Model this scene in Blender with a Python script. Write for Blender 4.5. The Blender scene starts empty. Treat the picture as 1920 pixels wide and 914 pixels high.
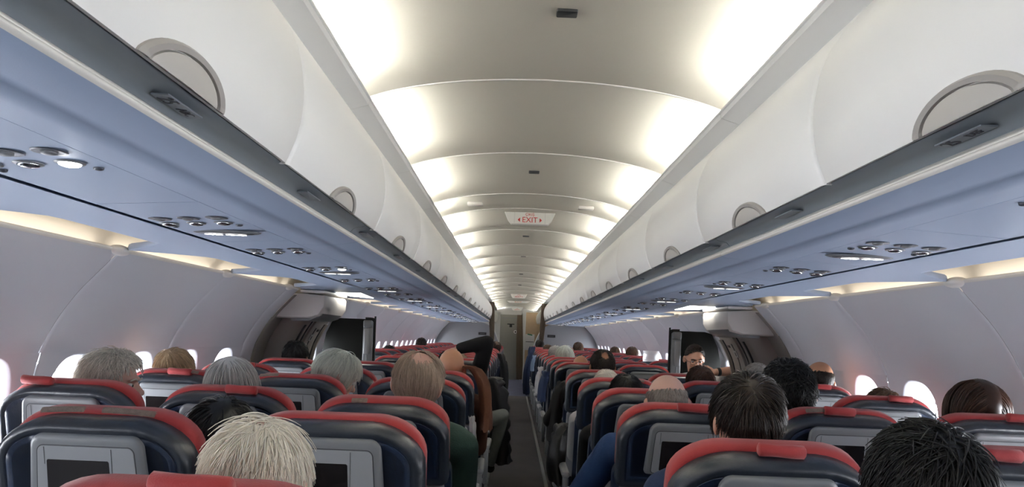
import bpy, bmesh, math, random
import numpy as np
from mathutils import Matrix, Vector

random.seed(7); RNG = np.random.default_rng(7)
S = bpy.context.scene
COL = S.collection
R = math.radians

# ------------------------------------------------------------------ camera
CX, CZ, F = -0.079, 1.37, 1450.0
cd = bpy.data.cameras.new('camera'); cam = bpy.data.objects.new('camera', cd); COL.objects.link(cam)
cd.sensor_width = 36.0; cd.lens = 36.0 * F / 1920.0
cd.shift_x = -2.5 / 1920.0; cd.shift_y = 173.0 / 1920.0
cd.clip_start = 0.02; cd.clip_end = 100
cam.matrix_world = Matrix.Translation((CX, 0, CZ)) @ Matrix.Rotation(R(90), 4, 'X') @ Matrix.Rotation(R(2.2), 4, 'Z')
S.camera = cam
# ------------------------------------------------------------------ world / exposure / light levels
W = bpy.data.worlds.new('world'); S.world = W; W.use_nodes = True
W.node_tree.nodes['Background'].inputs[0].default_value = (0.8, 0.88, 1.0, 1)
W.node_tree.nodes['Background'].inputs[1].default_value = 0.3
S.view_settings.view_transform = 'Standard'; S.view_settings.look = 'None'
S.view_settings.gamma = 1.0; S.view_settings.use_curve_mapping = False
S.view_settings.exposure = 0.13
COVE_POWER, SIDE_POWER, WINDOW_POWER = 225.0, 5.0, 44.0
S.cycles.max_bounces = 10; S.cycles.diffuse_bounces = 6; S.cycles.glossy_bounces = 3
S.cycles.use_denoising = True

# ------------------------------------------------------------------ helpers
def smin(a, b): return a if a < b else b
class MB:
    """collects faces for ONE mesh"""
    def __init__(s): s.V = []; s.F = []; s.M = []
    def add(s, V, Fs, m=0):
        o = len(s.V); s.V += [tuple(v) for v in V]
        for f in Fs: s.F.append(tuple(i + o for i in f)); s.M.append(m)
    def box(s, a, b, m=0):
        x0, y0, z0 = a; x1, y1, z1 = b
        V = [(x0,y0,z0),(x1,y0,z0),(x1,y1,z0),(x0,y1,z0),(x0,y0,z1),(x1,y0,z1),(x1,y1,z1),(x0,y1,z1)]
        s.add(V, [(0,3,2,1),(4,5,6,7),(0,1,5,4),(1,2,6,5),(2,3,7,6),(3,0,4,7)], m)
    def loft(s, rings, cap0=True, cap1=True, m=0, closed=True):
        n = len(rings[0]); V = [p for r in rings for p in r]; Fs = []
        for i in range(len(rings) - 1):
            for j in range(n if closed else n - 1):
                k = (j + 1) % n
                Fs.append((i*n+j, i*n+k, (i+1)*n+k, (i+1)*n+j))
        if cap0: Fs.append(tuple(range(n - 1, -1, -1)))
        if cap1: Fs.append(tuple((len(rings)-1)*n + j for j in range(n)))
        s.add(V, Fs, m)
    def tube(s, pts, rad, n=10, m=0, sx=1.0):
        pts = [Vector(p) for p in pts]; rings = []
        rad = rad if isinstance(rad, (list, tuple)) else [rad] * len(pts)
        t0 = (pts[1] - pts[0]).normalized()
        up = Vector((0, 0, 1)) if abs(t0.z) < .9 else Vector((0, 1, 0))
        for i, p in enumerate(pts):
            t = (pts[min(i+1, len(pts)-1)] - pts[max(i-1, 0)]).normalized()
            a = t.cross(up).normalized(); b = a.cross(t)
            rings.append([p + (a*math.cos(q)*sx + b*math.sin(q))*rad[i] for q in [2*math.pi*j/n for j in range(n)]])
        s.loft(rings, m=m)
    def ell(s, c, r, n=20, k=12, m=0, rot=None):
        V = []; Fs = []
        for i in range(k + 1):
            th = math.pi * i / k
            for j in range(n):
                ph = 2*math.pi*j/n
                p = Vector((r[0]*math.sin(th)*math.cos(ph), r[1]*math.sin(th)*math.sin(ph), r[2]*math.cos(th)))
                if rot is not None: p = rot @ p
                V.append(p + Vector(c))
        for i in range(k):
            for j in range(n):
                Fs.append((i*n+j, (i+1)*n+j, (i+1)*n+(j+1) % n, i*n+(j+1) % n))
        s.add(V, Fs, m)
    def sheet(s, rows, m=0):
        n = len(rows[0]); V = [p for r in rows for p in r]
        s.add(V, [(i*n+j, i*n+j+1, (i+1)*n+j+1, (i+1)*n+j) for i in range(len(rows)-1) for j in range(n-1)], m)
    def xf(s, fn): s.V = [tuple(fn(*v)) for v in s.V]; return s
    def mesh(s, name, mats, smooth=40, fix=True):
        me = bpy.data.meshes.new(name); me.from_pydata(s.V, [], s.F)
        for m in (mats if isinstance(mats, (list, tuple)) else [mats]): me.materials.append(m)
        me.polygons.foreach_set('material_index', s.M)
        if fix:
            bm = bmesh.new(); bm.from_mesh(me)
            bmesh.ops.remove_doubles(bm, verts=bm.verts, dist=1e-6)
            bmesh.ops.recalc_face_normals(bm, faces=bm.faces); bm.to_mesh(me); bm.free()
        if smooth:
            me.polygons.foreach_set('use_smooth', [True]*len(me.polygons))
            if smooth < 180: me.set_sharp_from_angle(angle=R(smooth))
        me.update(); return me
    def build(s, name, mats, parent=None, smooth=40, fix=True):
        return link(name, s.mesh(name, mats, smooth, fix), parent)

def link(name, data, parent=None):
    o = bpy.data.objects.new(name, data); COL.objects.link(o)
    if parent is not None: o.parent = parent
    return o
def tag(o, label=None, cat=None, group=None, kind=None):
    for k, v in (('label', label), ('category', cat), ('group', group), ('kind', kind)):
        if v: o[k] = v
    return o
def thing(name, label, cat, loc=(0,0,0), rz=0, group=None):
    o = link(name, None); o.location = loc; o.rotation_euler = (0, 0, rz); o.empty_display_size = .05
    return tag(o, label, cat, group)
def copy_tree(o, parent=None):
    c = o.copy(); COL.objects.link(c)
    if parent is not None: c.parent = parent; c.matrix_parent_inverse = o.matrix_parent_inverse
    for ch in o.children: copy_tree(ch, c)
    return c
def rr(w, h, r, n=6, rt=None):
    """rounded rectangle outline, counter-clockwise, centred; rt = radius of the top corners"""
    rt = r if rt is None else rt; P = []
    for cx, cy, a0, q in ((1,-1,-90,r),(1,1,0,rt),(-1,1,90,rt),(-1,-1,180,r)):
        q = min(q, w/2 - 1e-4, h/2 - 1e-4)
        for i in range(n + 1):
            a = R(a0 + 90*i/n)
            P.append((cx*(w/2 - q) + q*math.cos(a), cy*(h/2 - q) + q*math.sin(a)))
    return P
def catmull(P, per=6):
    P = [np.array(p, float) for p in P]; out = []
    for i in range(len(P) - 1):
        p0 = P[max(i-1,0)]; p1 = P[i]; p2 = P[i+1]; p3 = P[min(i+2,len(P)-1)]
        for k in range(per):
            t = k/per
            out.append(.5*((2*p1)+(p2-p0)*t+(2*p0-5*p1+4*p2-p3)*t*t+(3*p1-p0-3*p2+p3)*t**3))
    out.append(P[-1]); return [tuple(p) for p in out]
def rbox(mb, c, sz, r=.01, m=0, n=4):
    """box with rounded vertical edges and softened top and bottom"""
    x, y, z = c; w, d, h = sz; b = min(r, h/2.2)
    rings = []
    for zz, ins in ((-h/2, b), (-h/2 + b*.3, b*.3), (-h/2 + b, 0), (h/2 - b, 0), (h/2 - b*.3, b*.3), (h/2, b)):
        rings.append([(x+px, y+py, z+zz) for px, py in rr(w - 2*ins, d - 2*ins, max(r - ins*.5, .001), n)])
    mb.loft(rings, m=m)

# ------------------------------------------------------------------ materials
def mat(name, col, rough=.5, metal=0, bump=0, bscale=60, emis=None, estr=0, var=0, vscale=8, coat=0, spec=.5, sheen=0, detail=3, stretch=None, island=0, sss=0):
    m = bpy.data.materials.new(name); m.use_nodes = True; nt = m.node_tree; N = nt.nodes; Lk = nt.links
    b = N['Principled BSDF']; b.inputs['Base Color'].default_value = (*col, 1)
    b.inputs['Roughness'].default_value = rough; b.inputs['Metallic'].default_value = metal
    b.inputs['Specular IOR Level'].default_value = spec
    if coat: b.inputs['Coat Weight'].default_value = coat
    if sheen: b.inputs['Sheen Weight'].default_value = sheen
    if sss:
        b.inputs['Subsurface Weight'].default_value = sss; b.inputs['Subsurface Radius'].default_value = (.01, .004, .002)
    if emis: b.inputs['Emission Color'].default_value = (*emis, 1); b.inputs['Emission Strength'].default_value = estr
    tc = N.new('ShaderNodeTexCoord')
    def coords():
        if not stretch: return tc.outputs['Object']
        mp = N.new('ShaderNodeMapping'); mp.inputs['Scale'].default_value = stretch
        Lk.new(tc.outputs['Object'], mp.inputs['Vector']); return mp.outputs['Vector']
    if var or island:
        mx = N.new('ShaderNodeMix'); mx.data_type = 'RGBA'
        q = var or island
        mx.inputs[6].default_value = (*[max(0, c*(1-q)) for c in col], 1)
        mx.inputs[7].default_value = (*[min(1, c*(1+q)) for c in col], 1)
        if island:
            g = N.new('ShaderNodeNewGeometry'); Lk.new(g.outputs['Random Per Island'], mx.inputs[0])
        else:
            n = N.new('ShaderNodeTexNoise'); n.inputs['Scale'].default_value = vscale; n.inputs['Detail'].default_value = detail
            Lk.new(coords(), n.inputs['Vector']); Lk.new(n.outputs['Fac'], mx.inputs[0])
        Lk.new(mx.outputs[2], b.inputs['Base Color'])
    if bump:
        n = N.new('ShaderNodeTexNoise'); n.inputs['Scale'].default_value = bscale; n.inputs['Detail'].default_value = detail
        bp = N.new('ShaderNodeBump'); bp.inputs['Strength'].default_value = bump; bp.inputs['Distance'].default_value = .01
        Lk.new(coords(), n.inputs['Vector']); Lk.new(n.outputs['Fac'], bp.inputs['Height']); Lk.new(bp.outputs['Normal'], b.inputs['Normal'])
    return m
def glow(name, col, s):
    m = bpy.data.materials.new(name); m.use_nodes = True; nt = m.node_tree
    nt.nodes.remove(nt.nodes['Principled BSDF']); e = nt.nodes.new('ShaderNodeEmission')
    e.inputs[0].default_value = (*col, 1); e.inputs[1].default_value = s
    nt.links.new(e.outputs[0], nt.nodes['Material Output'].inputs[0]); return m
M = {}
M['ceil'] = mat('ceiling_panel', (.555,.53,.465), .55, bump=.02, bscale=300)
M['ledge'] = mat('light_ledge', (.66,.655,.64), .5, bump=.02, bscale=300)
M['bin'] = mat('bin_door_plastic', (.90,.895,.87), .32, bump=.015, bscale=220)
M['latch'] = mat('latch_plastic', (.46,.44,.41), .35)
M['latchrim'] = mat('latch_rim', (.37,.35,.325), .35)
M['under'] = mat('underside_plastic', (.36,.445,.60), .42, bump=.03, bscale=400)  # cool window light is partly put into this blue tint
M['chan'] = mat('channel_plastic', (.15,.17,.19), .5)
M['rail'] = mat('rail_lit_plastic', (.80,.78,.74), .4)  # ceiling light caught by the rail is put into this brighter colour
M['psu'] = mat('service_panel', (.37,.455,.61), .4, bump=.03, bscale=400)  # bluish like the underside, cool daylight partly put into the colour
M['dark'] = mat('dark_gap', (.02,.022,.026), .6)
M['vent'] = mat('vent_dark', (.05,.055,.07), .3)
M['chrome'] = mat('chrome', (.7,.72,.75), .15, 1)
M['wall'] = mat('sidewall', (.70,.72,.77), .5, bump=.04, bscale=260)
M['cream'] = mat('cove_cream', (.80,.72,.60), .5)
M['lip'] = mat('sidewall_lip', (.82,.80,.76), .4)
M['pane'] = glow('daylight_pane', (.92,.95,1.0), WINDOW_POWER)
M['shade'] = mat('window_shade', (.62,.62,.6), .5)
M['cove'] = glow('cove_tube', (1.0,.985,.92), COVE_POWER)
M['side'] = glow('sidewall_tube', (1.0,.95,.86), SIDE_POWER)
M['navy'] = mat('navy_leather', (.009,.018,.042), .32, bump=.5, bscale=16, detail=6, spec=.6, var=.35, vscale=5)
M['bolster'] = mat('bolster_leather', (.016,.021,.030), .34, bump=.2, bscale=40, var=.5, vscale=7)  # greyer and more mottled than the navy field
M['red'] = mat('red_cloth', (.30,.021,.022), .8, bump=.15, bscale=420, var=.15, vscale=6, sheen=.2)
M['velcro'] = mat('velcro', (.20,.15,.12), .95, bump=.4, bscale=500, var=.4, vscale=90)
M['grey'] = mat('grey_plastic', (.165,.172,.182), .38, bump=.03, bscale=500)
M['lgrey'] = mat('light_grey_plastic', (.27,.278,.29), .4, bump=.03, bscale=500)
M['line'] = mat('seam_line', (.03,.032,.036), .6)
M['screen'] = mat('dark_screen', (.010,.008,.008), .10, spec=.6)
M['metal'] = mat('seat_metal', (.42,.42,.41), .35, .6)
M['carpet'] = mat('brown_carpet', (.055,.05,.052), .95, bump=.5, bscale=500, var=.3, vscale=3)
M['blue'] = mat('blue_carpet', (.10,.11,.19), .95, bump=.5, bscale=500, var=.25, vscale=4)
M['bulk'] = mat('bulkhead_laminate', (.24,.245,.26), .5)
M['bulkedge'] = mat('bulkhead_edge', (.55,.56,.58), .35, .3)
M['door'] = mat('exit_door_lining', (.23,.21,.19), .5, bump=.05, bscale=200)
M['doorlt'] = mat('exit_door_trim', (.50,.475,.45), .5)
M['curtain'] = mat('curtain_cloth', (.22,.17,.13), .9, var=.2, vscale=30)
M['tan'] = mat('tan_laminate', (.62,.46,.30), .5, var=.08, vscale=12)
M['lav'] = mat('lavatory_door', (.31,.31,.285), .5)
M['white'] = mat('white_plastic', (.8,.8,.8), .4)
M['black'] = mat('black_plastic', (.012,.012,.013), .5)
M['blackpad'] = mat('black_upholstery', (.017,.018,.017), .9, bump=.1, bscale=300, spec=.08)
M['signred'] = mat('sign_red', (.62,.03,.03), .5)
M['signface'] = mat('sign_face', (.86,.86,.82), .4, emis=(1,.98,.92), estr=.12)
M['amber'] = mat('sign_amber', (.75,.32,.05), .5)
M['icon'] = glow('lit_icon', (1,.98,.95), 3.0)
M['lamp'] = glow('reading_lamp', (.95,.97,1.0), 14.0)
M['skin'] = mat('skin', (.55,.30,.21), .5, bump=.05, bscale=120, var=.1, vscale=18, sss=.08)
M['skinpale'] = mat('skin_pale', (.62,.38,.30), .5, bump=.05, bscale=120, var=.1, vscale=18, sss=.08)
M['skintan'] = mat('skin_tan', (.44,.22,.125), .45, bump=.05, bscale=120, var=.12, vscale=18, sss=.08)
M['lips'] = mat('lips', (.40,.12,.11), .4)
M['eye'] = mat('eye_white', (.75,.74,.72), .2)

def Z(d): return CZ + d
Y0, YB, YE = -1.45, 17.5, 25.0          # behind the camera, cabin partition, far wall
PAN = 1.0665                             # one panel = two frames
# ------------------------------------------------------------------ floor
fb = MB()
fb.add([(-1.86,Y0,0),(1.86,Y0,0),(1.86,YB+.1,0),(-1.86,YB+.1,0)], [(0,1,2,3)], 0)
fb.add([(-1.86,YB+.1,0),(1.86,YB+.1,0),(1.86,YE,0),(-1.86,YE,0)], [(0,1,2,3)], 1)
fb.add([(-1.86,Y0,-.03),(1.86,Y0,-.03),(1.86,YE,-.03),(-1.86,YE,-.03)], [(3,2,1,0)], 0)
tag(fb.build('floor', [M['carpet'], M['blue']], smooth=0, fix=False), kind='structure')
tr = 1
for x in (-.275, .275):
    t = MB()
    t.loft([[(x-.018,y,.0),(x-.013,y,.009),(x+.013,y,.009),(x+.018,y,.0)] for y in (Y0, YB)])
    tag(t.build('trim_%d' % tr, M['metal']), kind='structure'); tr += 1

# ------------------------------------------------------------------ ceiling panels, light ledges, cove tubes
SEAM = [2.665 + PAN*k for k in range(-3, 3)]             # ... 4.80
seams = [s for s in SEAM]
seams += [seams[-1] + PAN*.52]
while seams[-1] < YE - .6: seams.append(seams[-1] + PAN)
seams[-1] = YE
seams = [Y0] + [s for s in seams if s > Y0 + .2]
CEILP = catmull([(0,.90),(.15,.896),(.30,.885),(.42,.871),(.52,.855),(.60,.838),(.65,.826),(.70,.795)], 4)
CEILP = [(-x, d) for x, d in CEILP[:0:-1]] + CEILP
def edge(x): return .014 + .020*min(1, abs(x)/.62)**4
def curl(y, a, b, x=0):     # every panel turns down at its two ends, more so towards the light ledges
    return -edge(x)*max(max(0, 1 - (y-a)/.035)**2, max(0, 1 - (b-y)/.13)**2)
ceiling = link('ceiling', None); tag(ceiling, kind='structure')
for a, b in zip(seams[:-1], seams[1:]):
    mb = MB(); a2, b2 = a + .003, b - .003
    ys = [a2, a2+.006, a2+.014, a2+.024, a2+.036, (a+b)/2, b2-.13, b2-.10, b2-.08, b2-.06, b2-.04, b2-.02, b2-.008, b2]
    lo = [[(x, y, Z(d + curl(y, a2, b2, x))) for x, d in CEILP] for y in ys]
    hi = [[(x, y, Z(d + .02)) for x, d in CEILP] for y in ys]
    mb.sheet(lo); mb.sheet(hi)
    mb.sheet([lo[0], hi[0]]); mb.sheet([lo[-1], hi[-1]])
    mb.build('ceiling_panel', M['ceil'], ceiling, smooth=50)
bk = MB(); bk.sheet([[(x, y, Z(d+.028)) for x, d in CEILP] for y in (Y0, YE)])
bk.build('ceiling_backing', M['ceil'], ceiling)
rib = MB()
for s in seams[1:-1]:
    w = .0055; q = lambda x: -edge(x)
    rib.sheet([[(x, s-w, Z(d+q(x)+.004)) for x, d in CEILP], [(x, s-w*.6, Z(d+q(x)-.003)) for x, d in CEILP], [(x, s+w*.6, Z(d+q(x)-.003)) for x, d in CEILP], [(x, s+w, Z(d+q(x)+.004)) for x, d in CEILP]])
rib.build('ceiling_rib', M['lip'], ceiling)

for sgn in (-1, 1):
    for a, b in zip(seams[:-1], seams[1:]):
        pr = [(.598,.797),(.603,.797),(.608,.776),(.70,.748),(.70,.742),(.676,.758),(.673,.76),(.599,.793)]
        mb = MB(); mb.loft([[(sgn*x, y, Z(d)) for x, d in pr] for y in (a+.0015, b-.0015)])
        o = mb.build('trim_%d' % tr, M['ledge'], smooth=20); tag(o, kind='structure'); tr += 1
        lt = MB(); lt.tube([(sgn*.650, a+.03, Z(.785)), (sgn*.650, b-.17, Z(.785))], .008, 8)
        t = thing('cove_light', None, 'light', (sgn*.645, (a+b)/2, Z(.78)))
        t.location = (0,0,0); lt.build('light_tube', M['cove'], t)
        side = 'left' if sgn < 0 else 'right'
        tag(t, 'white light tube hidden in the ceiling cove along the %s bins' % side, 'light', 'cove lights along the %s bins' % side)

# small dark ceiling slots
for y in (2.135, 4.22, 6.94, 8.7, 11.2, 13.6):
    mb = MB(); rbox(mb, (.035 if y < 3 else .0, y, Z(.897)), (.058, .045, .012), .004)
    o = mb.build('ceiling_slot', M['dark'])
    tag(o, 'small dark rectangular slot in the %s ceiling panel' % ('nearest' if y < 2.5 else 'cream'), 'vent', 'dark slots along the ceiling')
    if y < 2.5: o['label'] = 'larger looking dark slot at the top of the nearest ceiling panel'

# ------------------------------------------------------------------ overhead bins
BINP = catmull([(.673,.758),(.638,.718),(.598,.663),(.569,.605),(.556,.54),(.554,.48),(.565,.415),(.588,.357)], 4)
def bin_xd(t):          # t 0 top .. 1 bottom
    i = t*(len(BINP)-1); k = min(int(i), len(BINP)-2); f = i - k
    return (BINP[k][0]*(1-f)+BINP[k+1][0]*f, BINP[k][1]*(1-f)+BINP[k+1][1]*f)
def make_bin(sgn, L):
    root = link('overhead_bin', None)
    h = L/2 - .003
    ys = [-h, -h+.004, -h+.012, -h*.5, 0, h*.5, h-.012, h-.004, h]
    ins = [.010, .003, 0, 0, 0, 0, 0, .003, .010]
    mb = MB()
    fr = [[(sgn*(x+i), y, Z(d)) for x, d in BINP] for y, i in zip(ys, ins)]
    bk = [[(sgn*(x+.03), y, Z(d)) for x, d in BINP] for y in (-h, h)]
    mb.sheet(fr); mb.sheet(bk); mb.sheet([fr[0], bk[0]]); mb.sheet([fr[-1], bk[1]])
    mb.sheet([[r[-1] for r in fr], [(sgn*(BINP[-1][0]+.009), y, Z(BINP[-1][1]+.002)) for y in ys], [(sgn*(BINP[-1][0]+.010), y, Z(BINP[-1][1]+.03)) for y in ys]])
    mb.build('door', M['bin'], root, smooth=50)
    bd = MB()
    bd.loft([[(sgn*x, y, Z(d)) for x, d in ((.705,.755),(.64,.68),(.60,.60),(.59,.48),(.622,.36),(1.10,.34),(1.15,.52),(1.0,.70))] for y in (-h, h)])
    bd.build('body', M['bin'], root)
    # latch: a flattened half disc rim and its recessed paddle at the lower door edge
    def surf(u, v, off):  # u along y, v up the door from its lower edge
        t = 1 - v/.46; x, d = bin_xd(max(0, min(1, t)))
        x2, d2 = bin_xd(max(0, min(1, t-.03))); tx, td = x2-x, d2-d; l = math.hypot(tx, td) or 1
        return (sgn*(x - off*td/l), u, Z(d + off*tx/l))
    A = [math.pi*i/24 for i in range(25)]
    rim = MB(); prof = [(1.0,-.004),(1.0,.004),(.95,.009),(.83,.008),(.80,.001),(.80,-.004)]
    rim.loft([[surf(.148*q*math.cos(a), .056*q*math.sin(a), o) for q, o in prof] for a in A], closed=False, cap0=False, cap1=False)
    lt = rim.build('latch', M['latchrim'], root)
    pad = MB()
    pad.loft([[surf(.148*q*math.cos(a), .056*q*math.sin(a)*1.0, o) for a in A] for q, o in ((.79,.0),(.775,.006),(.6,.010),(.3,.012),(.02,.013))], closed=False, cap0=False, cap1=False)
    pad.build('paddle', M['latch'], lt)
    return root
bins_y = [1.694 - PAN*2.5 + PAN*k for k in range(18)]
ordn = ['first','second','third','fourth','fifth','sixth','seventh','eighth','ninth','tenth','eleventh','twelfth','thirteenth','fourteenth','fifteenth','sixteenth','seventeenth','eighteenth','nineteenth','twentieth']
for sgn in (-1, 1):
    side = 'left' if sgn < 0 else 'right'
    proto = make_bin(sgn, PAN)
    for k, y in enumerate(bins_y[1:17]):
        if y > YB - .3: break
        o = proto if k == 0 else copy_tree(proto)
        o.location = (0, y, 0)
        n = k - 1
        lab = ('cream overhead bin nearest the camera on the %s, largest grey latch' % side) if n == 0 else 'cream curved overhead bin, %s from the camera on the %s' % (ordn[max(n,0)], side)
        if n < 0: lab = 'cream overhead bin above the camera on the %s, cut off by the frame' % side
        tag(o, lab, 'overhead bin', '%s row of overhead bins' % side)

# ------------------------------------------------------------------ underside channel + hand rail + fascia
CHAN = [(.600,.380),(.602,.360),(.612,.354),(.628,.352),(.643,.347),(.652,.337),(.654,.330)]
RAIL = catmull([(.656,.332),(.645,.3255),(.632,.3175),(.6235,.3115),(.6225,.3065),(.628,.3020)], 3)
FASC = [(.628,.302),(.645,.2975),(.67,.2935),(.701,.2904),(.72,.2888),(.722,.2870),(.77,.2868),(.83,.2865)]
mods = [2.66 + 2*PAN*k for k in range(-2, 8)]
mods = [m for m in mods if Y0 < m < YB-.5]
mods = [Y0] + mods + [YB - .05]
for sgn in (-1, 1):
    for a, b in zip(mods[:-1], mods[1:]):
        for nm, prof, ma, th in (('channel', CHAN, 'chan', .012), ('rail', RAIL, 'rail', .006), ('fascia', FASC, 'under', .012)):
            mb = MB()
            lo = [[(sgn*x, y, Z(d)) for x, d in prof] for y in (a+.002, b-.002)]
            hi = [[(sgn*(x+.004), y, Z(d+th)) for x, d in prof] for y in (a+.002, b-.002)]
            mb.sheet(lo); mb.sheet(hi); mb.sheet([lo[0], hi[0]]); mb.sheet([lo[1], hi[1]])
            mb.sheet([[lo[0][0], lo[1][0]], [hi[0][0], hi[1][0]]]); mb.sheet([[lo[0][-1], lo[1][-1]], [hi[0][-1], hi[1][-1]]])
            o = mb.build('trim_%d' % tr, M[ma], smooth=50); tag(o, kind='structure'); tr += 1

def text_mesh(s, size, mats, ext=.0005):
    cu = bpy.data.curves.new('lettering', 'FONT'); cu.body = s; cu.size = size; cu.align_x = 'CENTER'; cu.align_y = 'CENTER'; cu.extrude = ext
    o = link('lettering', cu); bpy.context.view_layer.update()
    me = bpy.data.meshes.new_from_object(o.evaluated_get(bpy.context.evaluated_depsgraph_get()))
    bpy.data.objects.remove(o); me.materials.clear(); me.materials.append(mats); return me
# row number plates on the channel, read from below
def tmat(sgn, u):
    a = -sgn
    return Matrix(((0, a, 0, 0), (a, 0, 0, a*u), (0, 0, -1, -.0024), (0, 0, 0, 1)))
M['plate'] = mat('number_plate', (.17,.19,.22), .5)
M['ink'] = mat('plate_ink', (.03,.03,.04), .6)
for sgn in (-1, 1):
    side = 'left' if sgn < 0 else 'right'
    for k in range(14):
        y = 1.23 + .79*k + (1.25 if k > 4 else 0)
        t = thing('row_number_plate', None, 'sign', (sgn*.626, y, Z(.3445)))
        mb = MB(); rbox(mb, (0,0,0), (.028,.13,.0036), .0015); mb.build('plate', M['plate'], t)
        if k == 0:
            me = text_mesh('25', .034, M['ink']); q = link('number', me, t); q.location = (0, -.035 if sgn < 0 else .035, -.0035)
            q.matrix_local = tmat(sgn, -.036)
            me = text_mesh('DEF' if sgn > 0 else 'ABC', .022, M['ink']); q = link('letters', me, t)
            q.matrix_local = tmat(sgn, .028)
            tag(t, 'grey row number plate reading 25 under the nearest bin on the %s' % side, 'sign')
        else:
            tag(t, 'small grey row number plate under the %s bins, %s from the camera' % (side, ordn[k]), 'sign', 'row number plates under the %s bins' % side)

# ------------------------------------------------------------------ passenger service units
PX0, PX1, PZ0, PZ1 = .832, 1.074, .2865, .2725
def psu_z(x): return Z(PZ0 + (abs(x)-PX0)/(PX1-PX0)*(PZ1-PZ0))
def disc(mb, x, y, rx, ry, z0, dz, m=0, n=20, dome=0):
    """oval lamp or nozzle hanging dz under the panel"""
    rings = []
    for q, h in ((1.0,0),(1.0,-dz*.5),(.93,-dz),(.75,-dz-dome*.5),(.4,-dz-dome)):
        rings.append([(x + rx*q*math.cos(2*math.pi*i/n), y + ry*q*math.sin(2*math.pi*i/n), z0 + h) for i in range(n)])
    mb.loft(rings, m=m)
def make_psu(sgn, L, sign, lit=False, litn=2):
    root = link('passenger_service_unit', None)
    mb = MB(); a, b = -L/2 + .002, L/2 - .002
    mb.loft([[(sgn*PX0,y,Z(PZ0)),(sgn*PX1,y,Z(PZ1)),(sgn*PX1,y,Z(PZ1+.02)),(sgn*PX0,y,Z(PZ0+.02))] for y in (a, b)])
    pl = mb.build('panel', M['psu'], root, smooth=20)
    g = MB(); 
    for y in (-.13,): g.box((min(sgn*PX0,sgn*PX1), y-.001, Z(PZ1)-.002), (max(sgn*PX0,sgn*PX1), y+.001, Z(PZ0)))
    cx = sgn*.955
    for i, dx in enumerate((-.075, 0, .075)):
        x = cx + dx; z = psu_z(x)
        ho = MB(); disc(ho, x, -.135, .030, .030, z, .002, dome=-.001); v = ho.build('air_nozzle', M['vent'], root)
        no = MB(); disc(no, x, -.135, .014, .014, z-.001, .004, dome=.002); no.build('nozzle_tip', M['grey'], v)
        x = cx + dx + .012*sgn; z = psu_z(x)
        ho = MB(); disc(ho, x, -.052, .026, .026, z, .003, dome=.0); v = ho.build('reading_light', M['grey'], root)
        no = MB(); disc(no, x, -.052, .019, .019, z-.002, .004, dome=.003)
        no.build('lens', M['lamp'] if (lit and i == litn) else M['chrome'], v)
    for dx in (-.1, .1):
        x = cx + dx*.9; bt = MB(); disc(bt, x, -.005, .010, .007, psu_z(x), .004, dome=.002); bt.build('call_button', M['vent'], root)
    if sign:
        z = psu_z(cx)
        si = MB(); disc(si, cx, .13, .108, .040, z, .005, dome=.002, n=32); s = si.build('sign_bezel', M['grey'], root)
        fc = MB(); disc(fc, cx, .13, .088, .030, z-.0055, .002, n=32); fc.build('sign_face', M['vent'], s)
        ic = MB(); zz = z - .0095
        def bar(x0, y0, x1, y1): ic.box((min(x0,x1), y0+.055, zz-.001), (max(x0,x1), y1+.055, zz))
        o = cx - .034; bar(o-.026, .071, o+.026, .079); bar(o-.010, .062, o-.004, .088); bar(o+.004, .062, o+.010, .088); bar(o+.012, .082, o+.024, .087)
        o = cx + .034
        for q in (-1, 1):
            bar(o+q*.006, .069, o+q*.030, .081); bar(o+q*.012, .063, o+q*.019, .087)
        bar(o-.008, .073, o+.008, .077)
        ic.build('lit_icons', M['icon'], s, smooth=0)
    return root
PSU = {}
psu_rows = []
yy = .71
kk = 0
while yy < YB - .5:
    psu_rows.append((yy, kk % 2 == 0)); yy += .74; kk += 1
for sgn in (-1, 1):
    side = 'left' if sgn < 0 else 'right'
    for i, (y, sg) in enumerate(psu_rows):
        sg = (i % 2 == 0) and i > 0
        lit = (sgn < 0 and i in (1, 4))
        key = (sgn, sg, lit)
        if key not in PSU: PSU[key] = make_psu(sgn, .74, sg, lit); o = PSU[key]
        else: o = copy_tree(PSU[key])
        o.location = (0, y, 0)
        ex = ' and lit reading lamp' if lit else (' and lit seat belt sign' if sg else '')
        tag(o, 'overhead service panel with nozzles%s, %s from camera, %s' % (ex, ordn[min(i,19)] if i < 20 else 'last', side), 'overhead panel', 'service panels under the %s bins' % side)

# ------------------------------------------------------------------ outer soffit, sidewall cove, sidewalls with windows
DOOR = (5.20, 6.48)
WSEAM_A = [2.84 + PAN*k for k in range(-5, 3)] + [DOOR[0]]
WSEAM_A = [Y0] + [s for s in WSEAM_A if Y0 + .3 < s]
WSEAM_B = [DOOR[1]] + [DOOR[1] + .12 + PAN*k for k in range(1, 11)]
WSEAM_B = [s for s in WSEAM_B if s < YB - .4] + [YB]
WALLP = catmull([(1.535,.252),(1.548,.236),(1.575,.207),(1.615,.165),(1.675,.10),(1.74,.01),(1.785,-.07),(1.812,-.13)], 3)
WINP = [(1.812,-.13),(1.835,-.22),(1.848,-.31),(1.852,-.40),(1.85,-.49)]
WALLQ = catmull([(1.85,-.49),(1.852,-.65),(1.845,-.85),(1.83,-1.10),(1.80,-1.37)], 3)
WC = catmull(WINP, 4)
def wall_x(d):
    P = WALLP + WC[1:] + WALLQ[1:]
    for (x0, d0), (x1, d1) in zip(P[:-1], P[1:]):
        if d1 <= d <= d0: return x0 + (x1-x0)*(d0-d)/max(d0-d1, 1e-6)
    return P[-1][0]
soff = {-1: None, 1: None}
win_n = 1
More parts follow.
